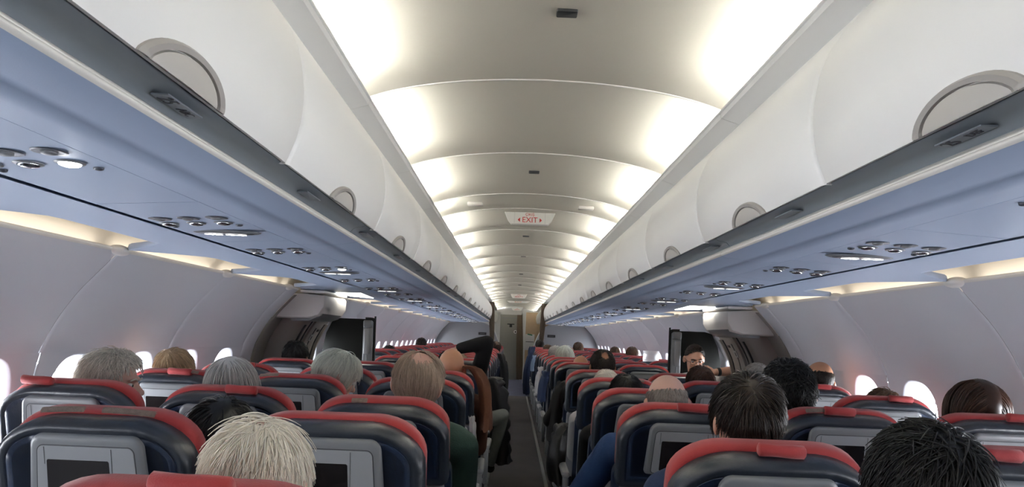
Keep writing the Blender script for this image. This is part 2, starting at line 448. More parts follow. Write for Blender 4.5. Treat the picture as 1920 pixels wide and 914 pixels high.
for sgn in (-1, 1):
    side = 'left' if sgn < 0 else 'right'
    # dark gap + soffit with scalloped outer edge
    mb = MB(); mb.loft([[(sgn*1.075,y,Z(.279)),(sgn*1.088,y,Z(.279)),(sgn*1.088,y,Z(.290)),(sgn*1.075,y,Z(.290))] for y in (Y0, YB)])
    tag(mb.build('trim_%d' % tr, M['dark'], smooth=0), kind='structure'); tr += 1
    allseams = WSEAM_A + WSEAM_B
    mb = MB(); rows = []
    ys = np.arange(Y0, YB + .001, .05)
    for y in ys:
        q = min(abs(y - s) for s in allseams); web = max(0, 1 - q/.24)**1.25
        if DOOR[0] < y < DOOR[1]: web = 1.0 - .9*math.exp(-((y-6.0)/.28)**4)
        xe = 1.285 + (1.52 - 1.285)*web
        row = [(sgn*(1.088 + (xe-1.088)*t), y, Z(.270 - .006*t - .004*web*t)) for t in (0,.15,.3,.5,.7,.85,.95,1)]
        row.append((sgn*(xe+.004), y, Z(.270))); row.append((sgn*xe, y, Z(.282))); row.append((sgn*1.088, y, Z(.286)))
        rows.append(row)
    mb.sheet(rows)
    tag(mb.build('trim_%d' % tr, M['under'], smooth=60), kind='structure'); tr += 1
    # cream back of the sidewall light cove
    mb = MB(); cp = catmull([(1.20,.300),(1.28,.36),(1.38,.40),(1.48,.395),(1.56,.35),(1.60,.29),(1.60,.23)], 4)
    mb.sheet([[(sgn*x, y, Z(d)) for x, d in cp] for y in (Y0, YB)])
    tag(mb.build('trim_%d' % tr, M['cream'], smooth=80), kind='structure'); tr += 1
    wall = link('wall_' + side, None); tag(wall, kind='structure')
    segs = list(zip(WSEAM_A[:-1], WSEAM_A[1:])) + list(zip(WSEAM_B[:-1], WSEAM_B[1:]))
    for a, b in segs:
        a2, b2 = a + .003, b - .003
        mb = MB()
        def er(y):      # rounded panel edge
            q = min(y-a2, b2-y); return .008*max(0, 1 - q/.012)**2
        ysg = [a2, a2+.004, a2+.012] + list(np.linspace(a2+.05, b2-.05, 8)) + [b2-.012, b2-.004, b2]
        mb.sheet([[(sgn*(x+er(y)), y, Z(d)) for x, d in WALLP] for y in ysg])
        mb.sheet([[(sgn*(x+er(y)), y, Z(d)) for x, d in WALLQ] for y in ysg])
        L = b - a; nw = 2 if L > .9 else (1 if L > .35 else 0)
        ctrs = [a + L*(.25 + .5*i) for i in range(nw)] if nw == 2 else ([(a+b)/2] if nw else [])
        cells = [(a2, (a+b)/2), ((a+b)/2, b2)] if nw == 2 else [(a2, b2)]
        if not nw:
            mb.sheet([[(sgn*(x+er(y)), y, Z(d)) for x, d in WC] for y in ysg])
        for (c0, c1), yc in zip(cells, ctrs):
            dc, N = -.31, 48
            def onwall(y, d, off=0): return (sgn*(wall_x(d)+off), y, Z(d))
            ringR, rings = [], []
            for i in range(N):
                an = 2*math.pi*i/N; ca, sa = math.cos(an), math.sin(an)
                hw = (c1 - yc) if ca > 0 else (yc - c0); hd = (-.13 - dc) if sa > 0 else (dc + .49)
                k = 1/max(abs(ca)/hw if abs(ca) > 1e-6 else 0, abs(sa)/hd if abs(sa) > 1e-6 else 0)
                ringR.append([yc + ca*k, max(-.49, min(-.13, dc + sa*k))])
            for cy in (c0, c1):
                for cz in (-.13, -.49):
                    q = min(range(N), key=lambda i: abs(ringR[i][0]-cy) + abs(ringR[i][1]-cz)); ringR[q] = [cy, cz]
            ringR = [onwall(*q) for q in ringR]
            def sup(ry, rd, off, p=2.6):
                out = []
                for i in range(N):
                    an = 2*math.pi*i/N; ca, sa = math.cos(an), math.sin(an)
                    k = (abs(ca)**p + abs(sa)**p)**(-1/p)
                    out.append(onwall(yc + ry*ca*k, dc + rd*sa*k, off))
                return out
            rings = [ringR, sup(.158,.172,.0), sup(.153,.167,.003), sup(.140,.158,.020), sup(.118,.146,.06), sup(.106,.138,.10), sup(.102,.135,.13)]
            mb.loft(rings, cap0=False, cap1=False)
            w = link('window_%d' % win_n, None, wall); win_n += 1
            pn = MB(); r6 = sup(.104,.137,.135); pn.add(r6, [tuple(range(N))]); pn.build('window_pane', M['pane'], w, smooth=0)
            sh = MB(); sp = [p for p in sup(.101,.134,.122)]
            lim = Z(dc + .085 + .03*((win_n*7) % 3 - 1))
            tp = [(x, y, max(z, lim)) for x, y, z in sp]; 
            tp2 = [(x + sgn*.004, y, z) for x, y, z in tp]
            sh.loft([tp, tp2]); sh.build('window_shade', M['shade'], w, smooth=30)
        mb.build('wall_panel', M['wall'], wall, smooth=50)
        # rounded bright lip above the panel and its light tube
        lp = MB(); pr = [(1.535,.252),(1.531,.258),(1.532,.264),(1.537,.268),(1.544,.267),(1.550,.258),(1.556,.236),(1.549,.240)]
        lp.loft([[(sgn*x, y, Z(d)) for x, d in pr] for y in (a2, b2)]); lp.build('wall_lip', M['lip'], wall, smooth=60)
        tb = MB(); tb.tube([(sgn*1.573, a2+.05, Z(.258)), (sgn*1.573, b2-.05, Z(.258))], .007, 8)
        t = thing('sidewall_light', 'white light tube tucked behind the %s sidewall lip' % side, 'light', group='sidewall lights on the %s' % side)
        tb.build('light_tube', M['side'], t)
        for yb in (a,):
            br = MB(); br.ell((sgn*1.537, yb, Z(.258)), (.030,.062,.020), 16, 10); br.build('wall_bracket', M['lip'], wall, smooth=180)
    # floor-level air grille band
    mb = MB(); mb.box((min(sgn*1.79, sgn*1.83), Y0, 0), (max(sgn*1.79, sgn*1.83), YB, .12))
    tag(mb.build('baseboard_' + side, M['lgrey'], smooth=0), kind='structure')
    # outer skin so that no light leaks
    sk = MB(); sk.sheet([[(sgn*1.9,y,-.03),(sgn*2.0,y,.6),(sgn*2.0,y,1.4),(sgn*1.7,y,1.9),(sgn*1.0,y,2.35),(0,y,2.45)] for y in (Y0-.01, YE+.01)])
    sk.build('wall_skin', M['bulk'], wall, smooth=0)
# unseen plain wall added behind the camera so light does not escape
mb = MB(); mb.box((-1.95, Y0-.08, 0), (1.95, Y0-.02, 2.45)); tag(mb.build('wall_back_light_stop', M['wall'], smooth=0), kind='structure')
# ------------------------------------------------------------------ exit doors with lintel boxes
for sgn in (-1, 1):
    side = 'left' if sgn < 0 else 'right'
    a, b = DOOR
    root = link('door_%d' % (1 if sgn < 0 else 2), None); tag(root, kind='structure')
    def prof(off, d0=.22, d1=-1.36, n=34):
        return [(sgn*(wall_x(d0+(d1-d0)*i/n)+off), Z(d0+(d1-d0)*i/n)) for i in range(n+1)]
    # recessed jambs either side
    for y0, y1, ma, nm in ((a, a+.26, 'door', 'door_frame'), (b-.14, b, 'doorlt', 'door_frame')):
        mb = MB()
        f = [[(x, y, z) for x, z in prof(o)] for y, o in ((y0, .0), (y0+.008, -.008), (y0+.03, -.010), (y1-.03, -.006), (y1-.008, .0), (y1, .03), (y1, .10))]
        mb.sheet(f); mb.build(nm, M[ma], root, smooth=50)
    mb = MB()
    ys = [a+.22, a+.23, a+.235, a+.25, a+.27, a+.5, a+.8, b-.34, b-.315, b-.305, b-.30, b-.29]
    of = [.05, -.05, -.11, -.148, -.161, -.171, -.171, -.161, -.148, -.11, -.05, .05]
    mb.sheet([[(x, y, z) for x, z in prof(o)] for y, o in zip(ys, of)])
    mb.build('door_lining', M['door'], root, smooth=60)
    def ondoor(y, d, off=.03): return (sgn*(wall_x(d)+off-.204), y, Z(d))
    # raised lining ribs, grab channels, placards
    for yy, w, d0, d1, off, ma in ((a+.33,.022,.02,-.45,.028,'dark'), (a+.43,.012,.05,-.5,.028,'dark'), (a+.50,.03,.05,-.6,.018,'door'), (b-.38,.03,.03,-.6,.018,'door'), (a+.66,.008,.0,-.3,.028,'dark'), (b-.44,.008,.03,-.6,.028,'dark')):
        mb = MB(); rows = []
        for i in range(13):
            d = d0+(d1-d0)*i/12; p0 = ondoor(yy-w/2, d, off); p1 = ondoor(yy+w/2, d, off)
            rows.append([(p0[0]+sgn*.02, p0[1], p0[2]), p0, p1, (p1[0]+sgn*.02, p1[1], p1[2])])
        mb.sheet(rows); mb.build('door_rib', M[ma], root, smooth=30)
    def patch(y, d, w, h, ma, nm, off=.026):
        mb = MB(); rows = []
        for i in range(4):
            dd = d + h/2 - h*i/3; p0 = ondoor(y-w/2, dd, off); p1 = ondoor(y+w/2, dd, off)
            rows.append([(p0[0]+sgn*.01, p0[1], p0[2]), p0, p1, (p1[0]+sgn*.01, p1[1], p1[2])])
        mb.sheet(rows); return mb.build(nm, M[ma], root, smooth=30)
    patch(a+0.76, -.02, .05, .018, 'black', 'door_placard'); patch(a+0.66, -.075, .075, .05, 'lgrey', 'door_placard'); patch(a+0.66, -.078, .018, .028, 'black', 'door_indicator', .024)
    patch(a+0.74, -.21, .03, .012, 'black', 'door_placard'); patch(a+0.92, -.10, .04, .03, 'lgrey', 'door_placard')
    # small door window
    wn = MB(); N = 32; c = [ondoor(a+.78 + .075*math.cos(2*math.pi*i/N), -.335 + .10*math.sin(2*math.pi*i/N), .030) for i in range(N)]
    c2 = [ondoor(a+.78 + .055*math.cos(2*math.pi*i/N), -.335 + .08*math.sin(2*math.pi*i/N), .040) for i in range(N)]
    wn.loft([c, c2], cap0=False, cap1=False); w = wn.build('door_window', M['doorlt'], root)
    pn = MB(); pn.add(c2, [tuple(range(N))]); pn.build('window_pane', M['pane'], w, smooth=0)
    hd = MB(); hd.tube([ondoor(a+.35,-.45,.02), ondoor(a+.37,-.45,-.02), ondoor(a+.62,-.45,-.02), ondoor(a+.64,-.45,.02)], .013, 8); hd.build('door_handle', M['metal'], root)
    # lintel box
    t = thing('door_header_box', 'cream plastic box with dark rounded underside above the %s exit door' % side, 'header box', (0,0,0))
    mb = MB(); rings = []
    prf = [(1.37,.225),(1.362,.21),(1.365,.14),(1.40,.085),(1.47,.066),(1.62,.062),(1.72,.062),(1.72,.235),(1.50,.235)]
    for y, k in ((a+.04, .02), (a+.045, .008), (a+.06, 0), (a+.70, 0), (a+.735,.01), (a+.745,.03)):
        rings.append([(sgn*(x + (k if x < 1.5 else 0)), y, Z(d + (k if d < .15 else -k*.3))) for x, d in prf])
    mb.loft(rings); mb.build('housing', M['doorlt'], t, smooth=35)
    ul = MB(); rings = []
    for y, k in ((a+.08,.03),(a+.10,.01),(a+.66,.01),(a+.69,.03)):
        rings.append([(sgn*x, y, Z(d)) for x, d in ((1.378+k,.10),(1.40+k,.072),(1.475,.050),(1.60,.045),(1.60,.07),(1.46,.078),(1.41+k,.11))])
    ul.loft(rings); ul.build('underside', M['grey'], t, smooth=50)
    up = MB(); rbox(up, (sgn*1.45, a+.39, Z(.248)), (.17,.70,.022), .008); up.build('top_cap', M['lip'], t)
    br = MB(); rbox(br, (sgn*1.47, a+.86, Z(.21)), (.11,.14,.06), .012); rbox(br, (sgn*1.50, a+.88, Z(.16)), (.05,.06,.06), .008); br.build('bracket', M['doorlt'], t)
    # lit panel in the soffit above the door
    lp = MB(); rings = [[(sgn*x, y, Z(.262)) for x, y in q] for q in ([(1.14,a+.45),(1.36,a+.40),(1.38,b-.35),(1.17,b-.05)],)]
    M.setdefault('lightpanel', glow('soffit_light', (1,.97,.88), 9.0))
    lp.loft([[(sgn*x, y, Z(d)) for x, y in ((1.20,a+.42),(1.37,a+.38),(1.38,b-.33),(1.24,b-.12))] for d in (.2625,.268)])
    tl = thing('soffit_light', 'white light panel in the ceiling soffit above the %s exit door' % side, 'light')
    lp.build('diffuser', M['lightpanel'], tl, smooth=0)

# ------------------------------------------------------------------ attendant jump seats
def make_jump(sgn):
    root = link('attendant_seat', None); y = 0
    mb = MB()
    def out(k):
        P = [(1.318-k*-1,.075-k),(1.335+k,.098-k),(1.62-k,.098-k),(1.685-k,.082-k),(1.742-k,-.035),(1.770-k,-.17),(1.785-k,-.30),(1.787-k,-.55),(1.785-k,-.9+k),(1.318+k,-.9+k)]
        return [(sgn*x, z) for x, z in P]
    rings = [[(x, yy, Z(d)) for x, d in out(k)] for yy, k in ((.0,.012),(.006,.003),(.02,0),(.09,0),(.105,.004),(.11,.012))]
    mb.loft(rings); mb.build('back_panel', M['blackpad'], root, smooth=40)
    fr = MB()
    for q in (0,):
        P = [(1.312,-.9),(1.312,.05),(1.316,.085),(1.335,.104),(1.40,.106)]
        fr.tube([(sgn*x, .03, Z(d)) for x, d in catmull(P, 4)], .008, 8)
    fr.build('edge_trim', M['black'], root)
    hs = MB(); rbox(hs, (sgn*1.368, -.015, Z(.055)), (.078,.05,.066), .012); hs.build('headset_cradle', M['grey'], root)
    pn = MB(); rbox(pn, (sgn*1.366, -.004, Z(-.15)), (.088,.02,.46), .008); pn.build('side_strip', M['grey'], root)
    ph = MB(); rbox(ph, (sgn*1.372, -.030, Z(-.10)), (.050,.036,.225), .010); h = ph.build('handset', M['bulk'], root)
    c = MB(); c.tube(catmull([(sgn*1.368,-.03,Z(-.22)),(sgn*1.366,-.035,Z(-.28)),(sgn*1.376,-.03,Z(-.34)),(sgn*1.37,-.02,Z(-.42))], 5), .005, 6); c.build('cord', M['grey'], h)
    st = MB(); rbox(st, (sgn*1.55, -.19, .44), (.40,.36,.07), .03); st.build('seat_pan', M['blackpad'], root)
    lg = MB(); lg.box((sgn*1.55-.16, .0, 0), (sgn*1.55+.16, .08, .45)); lg.build('leg', M['grey'], root)
    return root
for sgn in (-1, 1):
    j = make_jump(sgn); j.location = (0, 6.86, 0)
    tag(j, 'black upholstered attendant seat back with grey handset by the %s exit door' % ('left' if sgn < 0 else 'right'), 'attendant seat')

# ------------------------------------------------------------------ cabin partition, curtains, forward end
pn = 1
for sgn in (-1, 1):
    side = 'left' if sgn < 0 else 'right'
    P = catmull([(1.56,.245),(1.30,.268),(1.0,.28),(.84,.282),(.70,.25),(.58,.16),(.50,.05),(.43,-.12),(.385,-.28),(.35,-.5),(.34,-1.36)], 4)
    outer = [(wall_x(d), d) for d in np.linspace(-1.36, .22, 24)]
    mb = MB(); mb.loft([[(sgn*x, y, Z(d)) for x, d in P + outer] for y in (YB, YB+.035)])
    o = mb.build('wall_partition', M['bulk'], smooth=0); tag(o, kind='structure')
    ed = MB(); ed.tube([(sgn*x, YB+.015, Z(d)) for x, d in P], .014, 8); ed.build('partition_edge', M['bulkedge'], o)
    t = thing('partition_plate', 'small black nameplate on the grey %s cabin partition' % side, 'sign', (sgn*.78, YB-.006, Z(.02)))
    mb = MB(); mb.box((-.09,-.004,-.03), (.09,.005,.03)); mb.build('plate', M['black'], t, smooth=0)
    mb = MB(); mb.box((-.05,-.005,-.003), (.05,-.003,.003)); mb.build('lettering', M['grey'], t, smooth=0)
    # upper inner filler above the partition beside the bins
    mb = MB(); mb.box((min(sgn*.66,sgn*1.2), YB+.0, Z(.28)), (max(sgn*.66,sgn*1.2), YB+.03, Z(.78)))
    tag(mb.build('wall_partition', M['white'], smooth=0), kind='structure')
    # gathered curtain
    cu = MB(); rows = []
    for i in range(9):
        v = i/8; d = .74 - v*.86; w = .115 - .035*v; cx = .60 - .05*v
        rows.append([(sgn*(cx + (j/28-.5)*w*1.25), YB-.16 + .028*math.sin(j*1.35) , Z(d)) for j in range(29)])
    cu.sheet(rows); cu.sheet([[(x, y+.02, z) for x, y, z in r] for r in rows])
    tag(cu.build('curtain', M['curtain'], smooth=80), 'brown gathered aisle curtain hanging at the end of the %s bins' % side, 'curtain')
    # forward cabin walls and bins beyond the partition
    mb = MB(); mb.sheet([[(sgn*x, y, Z(d)) for x, d in WALLP+WC[1:]+WALLQ[1:]] for y in (YB+.04, YE)])
    tag(mb.build('wall_' + side, M['wall']), kind='structure')
    fbn = MB(); y0 = YB + (2.2 if sgn > 0 else 1.0)
    fbn.loft([[(sgn*(x+i), y, Z(d)) for x, d in BINP + [(1.2,.35),(1.2,.75)]] for y, i in ((y0,.06),(y0+.03,.015),(y0+.08,0),(YE-2.75,0))])
    tag(fbn.build('overhead_bin', M['bin'], smooth=50), 'white overhead bin end beyond the %s aisle curtain' % side, 'overhead bin')
# far wall, lavatory door, galley cabinet
mb = MB(); mb.box((-1.9, YE, 0), (1.9, YE+.05, 2.45)); tag(mb.build('wall_front', M['white'], smooth=0), kind='structure')
yd = YE - .9
dr = link('door_3', None); tag(dr, kind='structure')
mb = MB(); mb.box((-.50, yd, 0), (.145, yd+.04, 2.02)); mb.build('door_leaf', M['lav'], dr, smooth=0)
fr = MB()
for x0, x1, z0, z1 in ((-.56,-.50,0,2.08), (.145,.20,0,2.08), (-.56,.20,2.02,2.08)): fr.box((x0, yd-.02, z0), (x1, yd+.05, z1))
fr.build('door_frame', M['white'], dr, smooth=0)
mb = MB(); mb.box((-.47, yd-.012, 1.90), (.12, yd, 1.925)); mb.build('header_trim', M['lgrey'], dr, smooth=0)
mb = MB(); disc(mb, 0, 0, .055, .055, 0, .01); mb.xf(lambda x, y, z: (-.02+x, yd-.002+z, 1.49+y)); mb.build('round_badge', M['white'], dr)
mb = MB(); disc(mb, 0, 0, .022, .028, 0, .014); mb.xf(lambda x, y, z: (-.02+x, yd-.002+z, 1.49+y)); mb.build('badge_mark', M['black'], dr)
mb = MB(); mb.box((-.28, yd-.006, 1.71), (-.06, yd, 1.74)); mb.box((-.21, yd-.006, 1.63), (-.13, yd, 1.71)); mb.build('door_placard', M['black'], dr, smooth=0)
mb = MB(); mb.box((-.45, yd-.02, .95), (-.41, yd, 1.05)); mb.build('door_handle', M['black'], dr, smooth=0)
cw = MB(); cw.box((-1.8, yd, 0), (-.56, yd+.05, 2.3)); cw.box((-.56, yd, 2.08), (.20, yd+.05, 2.3)); tag(cw.build('wall_front', M['white'], smooth=0), kind='structure')
cu = MB(); rows = []
for i in range(12):
    v = i/11; w = .16 + .05*math.sin(v*2.5)
    rows.append([(.10 + .06*v + (j/24-.5)*w, yd-.10 + .02*math.sin(j*1.5+v), 2.02 - 2.0*v) for j in range(25)])
cu.sheet(rows); cu.sheet([[(x, y+.015, z) for x, y, z in r] for r in rows])
tag(cu.build('curtain', M['curtain'], smooth=80), 'long brown curtain hanging beside the grey lavatory door', 'curtain')
yg = YE - 2.6
t = thing('galley_cabinet', 'tan laminate galley wall to the right of the lavatory door', 'cabinet', (0,0,0))
mb = MB(); mb.box((.27, yg, 0), (1.5, yg+.5, 1.60)); mb.box((.27, yg, 1.60), (1.0, yg+.5, 2.06)); mb.build('cabinet_body', M['tan'], t, smooth=0)
mb = MB(); mb.box((.235, yg-.01, 0), (.27, yg+.5, 2.09)); mb.box((.27, yg-.01, 2.06), (1.0, yg+.5, 2.09)); mb.build('edge_trim', M['white'], t, smooth=0)
t = thing('trolley_panel', 'white panel with dark bar and green tag on the tan galley wall', 'notice', (.40, yg-.012, 1.2))
mb = MB(); rbox(mb, (0,0,0), (.27,.02,.46), .008); mb.build('panel', M['white'], t)
mb = MB(); mb.box((-.115,-.016,.0), (.115,-.009,.02)); mb.build('bar', M['grey'], t, smooth=0)
M['green'] = mat('green_tag', (.05,.22,.14), .6)
mb = MB(); mb.box((-.07,-.016,.20), (.07,-.009,.235)); mb.xf(lambda x, y, z: (x, y, z - x*.18)); mb.build('tag', M['green'], t, smooth=0)

# ------------------------------------------------------------------ exit signs under the ceiling
def make_exit(wd, words):
    root = link('exit_sign', None); h = .080 if wd < .4 else .085
    mb = MB()
    def out(k): return [(-wd/2+k, .5*h-k*.5),(-wd*.43+k*.4, -.18*h),(-wd*.36+k*.2, -.5*h+k*.5),(wd*.36-k*.2, -.5*h+k*.5),(wd*.43-k*.4, -.18*h),(wd/2-k, .5*h-k*.5)]
    mb.loft([[(x, y, z) for x, z in out(k)] for y, k in ((-.022,.008),(-.018,.002),(0,0),(.03,.0),(.034,.008))])
    mb.build('housing', M['signface'], root, smooth=30)
    ln = MB()
    for x in (-wd*.30, wd*.30): ln.box((x-.0008, -.0235, -.42*h), (x+.0008, -.0215, .47*h))
    ln.build('panel_joint', M['ledge'], root, smooth=0)
    for s, sz, z, ma in words:
        q = link('lettering', text_mesh(s, sz, M[ma]), root); q.location = (0, -.0235, z); q.rotation_euler = (R(90), 0, 0)
    return root
def exit_arrows(root, x, z, s):
    mb = MB()
    for q in (-1, 1):
        P = [(q*(x+s), z), (q*x, z+s*.9), (q*x, z-s*.9)]
        mb.loft([[(a, y, b) for a, b in P] for y in (-.0245,-.0225)])
    mb.build('arrow', M['signred'], root, smooth=0)
ex = make_exit(.335, (('EXIT', .050, -.012, 'signred'), ('ÇIKIŞ', .024, .024, 'signred'))); exit_arrows(ex, .064, -.012, .016)
ex.location = (0, 5.10, Z(.775)); tag(ex, 'white ceiling exit sign with red EXIT and ÇIKIŞ lettering and arrows, nearest one', 'exit sign')
ex2 = copy_tree(ex); ex2.location = (0, 15.6, Z(.80)); tag(ex2, 'far white ceiling exit sign with red lettering, in front of the amber one', 'exit sign')
ex3 = make_exit(.52, (('EXIT', .075, 0, 'amber'),)); ex3.scale = (1, 1, .5); ex3.location = (0, 17.3, Z(.755)); tag(ex3, 'wide pale exit sign with amber EXIT lettering between the aisle curtains', 'exit sign')
ex4 = copy_tree(ex); ex4.location = (0, 23.4, Z(.80)); tag(ex4, 'farthest small exit sign above the lavatory door', 'exit sign')
# shallow ceiling wedges beside the exit sign
for y in (5.02, 15.4):
    for sgn in (-1, 1):
        mb = MB(); rbox(mb, (sgn*.36, y, Z(.845)), (.10,.05,.022), .006)
        tag(mb.build('ceiling_fixture', M['lip']), 'small white wedge fixture on the ceiling %s of the %s exit sign' % ('left' if sgn < 0 else 'right', 'nearest' if y < 9 else 'far red'), 'ceiling fixture')

# ------------------------------------------------------------------ seats
TILT = R(12); SI, CO = math.sin(TILT), math.cos(TILT)
def seatxf(x, d, h): return (x, .165 - h*SI + d*CO, .45 + h*CO + d*SI)
def plate(mb, w, h, rt, rb, cx, ch, layers, m=0, taper=0, crown=0, ex=1):
    """rounded plate in the tilted frame of the seat back; layers = (depth, inset)"""
    rings = []
    for d, k in layers:
        ring = []
        for px, pz in rr((w-2*k)/ex, h-2*k, max(rb-k,.004), 8, max(rt-k,.004)):
            px *= ex; f = (pz/h + .5)
            px *= 1 + taper*(.5 - f)
            pz += crown*(1-(2*px/w)**2)*max(0, f-.3)
            ring.append(seatxf(cx+px, d, ch+pz))
        rings.append(ring)
    mb.loft(rings, m=m)
def make_seat(full=True):
    root = link('airline_seat', None)
    mb = MB()   # navy padded back with outer bolster, stitched groove and inner field
    plate(mb, .446, .252, .092, .022, 0, .570, ((.07,.010),(.055,.0),(.016,.0),(.004,.004),(-.003,.012),(-.004,.020),(-.002,.026)), m=1, crown=.016, ex=1.45)
    plate(mb, .446, .252, .092, .022, 0, .570, ((-.002,.0255),(.002,.0285),(-.003,.032),(-.002,.045),(.003,.07)), m=0, crown=.016, ex=1.45)
    mb.build('backrest', [M['navy'], M['bolster']], root, smooth=60)
    mb = MB()
    plate(mb, .455, .50, .06, .04, 0, .27, ((.05,.02),(.058,.0),(.10,.0),(.118,.012),(.125,.04)))
    mb.build('back_cushion', M['navy'], root, smooth=60)
    mb = MB()   # red head cover wrapping the front pad, its wings show round the navy back
    plate(mb, .438, .25, .088, .04, 0, .586, ((.058,.014),(.064,.003),(.078,.0),(.104,.0),(.120,.010),(.129,.032),(.131,.06)), crown=.004, ex=1.35)
    mb.build('head_cover', M['red'], root, smooth=60)
    mb = MB(); plate(mb, .415, .43, .02, .02, 0, .225, ((.055,.004),(.05,.0),(.004,.0),(.0,.004))); sh = mb.build('back_shell', M['lgrey'], root, smooth=40)
    mb = MB(); plate(mb, .385, .245, .02, .02, 0, .315, ((.0,.0),(-.010,.0),(-.014,.004))); tt = mb.build('tray_table', M['lgrey'], root, smooth=40)
    mb = MB(); plate(mb, .055, .018, .006, .006, 0, .425, ((-.013,.0),(-.020,.0),(-.022,.003))); mb.build('latch', M['grey'], tt, smooth=40)
    # screen bezel
    mb = MB(); plate(mb, .262, .172, .026, .014, 0, .590, ((.004,.0),(-.010,.0),(-.0145,.003),(-.0165,.009),(-.0165,.018)), taper=.10, crown=.004)
    bz = mb.build('screen_bezel', M['grey'], root, smooth=50)
    mb = MB(); plate(mb, .224, .142, .014, .010, 0, .582, ((-.0164,-.0012),(-.0169,-.0012)), m=1, taper=.08, crown=.003)
    plate(mb, .224, .142, .014, .010, 0, .582, ((-.0168,.0008),(-.0185,.0016)), m=0, taper=.08, crown=.003)
    mb.build('bezel_face', [M['lgrey'], M['line']], bz, smooth=40)
    mb = MB(); plate(mb, .142, .100, .004, .004, -.018, .571, ((-.0184,.0),(-.0192,.0006)), taper=.04, crown=.004); mb.build('screen', M['screen'], bz, smooth=40)
    mb = MB(); plate(mb, .0012, .136, .0005, .0005, .058, .581, ((-.0184,0),(-.0192,0)))
    plate(mb, .0012, .040, .0005, .0005, -.092, .630, ((-.0184,0),(-.0190,0)))
    mb.build('panel_joint', M['line'], bz, smooth=0)
    if full:
        for k, (w, h, z) in enumerate(((.009,.019,.556),(.011,.011,.539),(.009,.013,.526))):
            mb = MB(); plate(mb, w, h, w*.48, w*.48, .084, z, ((-.018,.0),(-.0205,.0005),(-.0215,.002))); mb.build('handset_button', M['lgrey'], bz, smooth=60)
    mb = MB(); rbox(mb, (0,.42,.405), (.455,.46,.11), .035); mb.build('seat_cushion', M['navy'], root)
    for sx in (-1,):
        mb = MB(); rbox(mb, (sx*.2625,.36,.625), (.046,.40,.036), .016)
        ar = mb.build('armrest', M['lgrey'], root)
        pp = MB(); rbox(pp, (sx*.2625,.20,.50), (.030,.10,.23), .010); pp.build('armrest_post', M['grey'], ar)
    for yy in (.22, .56):
        mb = MB(); mb.box((-.018,yy-.022,.015), (.018,yy+.022,.35)); mb.box((-.034,yy-.05,.0), (.034,yy+.05,.016)); mb.build('leg', M['metal'], root, smooth=0)
    mb = MB(); mb.box((-.235,.20,.325), (.235,.24,.349)); mb.box((-.235,.54,.325), (.235,.58,.349)); mb.build('seat_beam', M['metal'], root, smooth=0)
    return root
def add_tab(seat, x, roll=True, dz=0, w=.10):
    mb = MB(); n = 12
    p0 = Vector(seatxf(x-w/2, .035, .712+dz)); p1 = Vector(seatxf(x+w/2, .035, .708+dz)); rings = []
    for t, q in ((0,.75),(.03,1),(.4,.92),(.7,1.03),(.97,1),(1,.75)):
        c = p0.lerp(p1, t); rings.append([(c.x, c.y + .016*q*math.cos(2*math.pi*i/n), c.z + .5*.017 + .015*q*math.sin(2*math.pi*i/n)) for i in range(n)])
    mb.loft(rings); mb.build('cover_tab', M['red'], seat, smooth=60)
def add_velcro(seat, x, w=.08):
    mb = MB(); rows = []
    for k, (d, h) in enumerate(((.030,.722),(.039,.7275),(.047,.7265))):
        rows.append([seatxf(x + (j/8-.5)*w, d, h - .35*(x + (j/8-.5)*w)**2) for j in range(9)])
    mb.sheet(rows); mb.sheet([[(a, b, c-.004) for a, b, c in r] for r in rows]); mb.build('velcro_patch', M['velcro'], seat)
def outer_arm(seat):
    for ch in [c for c in seat.children if c.name.startswith('armrest')][:1]:
        c = copy_tree(ch, seat); c.location = (.525, 0, 0)
RECL = {(1,'C'):-5, (2,'C'):6, (1,'D'):6, (3,'C'):-2, (2,'D'):1, (3,'D'):3, (1,'E'):4, (2,'A'):-2}
def recline(seat, deg):
    piv = Matrix.Translation((0,.165,.45)); Rm = piv @ Matrix.Rotation(R(deg), 4, 'X') @ piv.inverted()
    for ch in seat.children:
        if ch.name.split('.')[0] in ('backrest','back_cushion','head_cover','back_shell','tray_table','screen_bezel','cover_tab','velcro_patch'): ch.matrix_local = Rm
SX = {'A':-1.535,'B':-1.015,'C':-.495,'D':.495,'E':1.015,'F':1.535}
ROWS = [.90, 1.68, 2.46, 3.24, 4.02, 4.92, 6.30] + [7.08 + .78*k for k in range(13)]
seatA = make_seat(True)
first = True
TABS = {(0,'C'):(.03,), (1,'D'):(.01,), (1,'E'):(-.03,), (2,'E'):(-.02,), (2,'D'):(.015,), (2,'F'):(.06,), (3,'F'):(.05,), (2,'A'):(-.10,), (2,'B'):(.06,), (3,'A'):(.04,), (4,'F'):(.02,), (3,'E'):(.02,), (4,'A'):(.05,)}
VELC = {(1,'B'):((-.075,.10),(.075,.12)), (2,'E'):((-.10,.06),), (4,'D'):((.04,.16),), (3,'B'):((-.10,.08),), (2,'C'):((-.06,.05),), (3,'A'):((.08,.08),)}
WORDC = {'A':'left window column','B':'left middle column','C':'left aisle column','D':'right aisle column','E':'right middle column','F':'right window column'}
SEATS = {}
def rowword(k):
    return ('%s row from the camera' % ordn[k]) if k < 6 else ('%s row past the exit doors' % ordn[k-6])
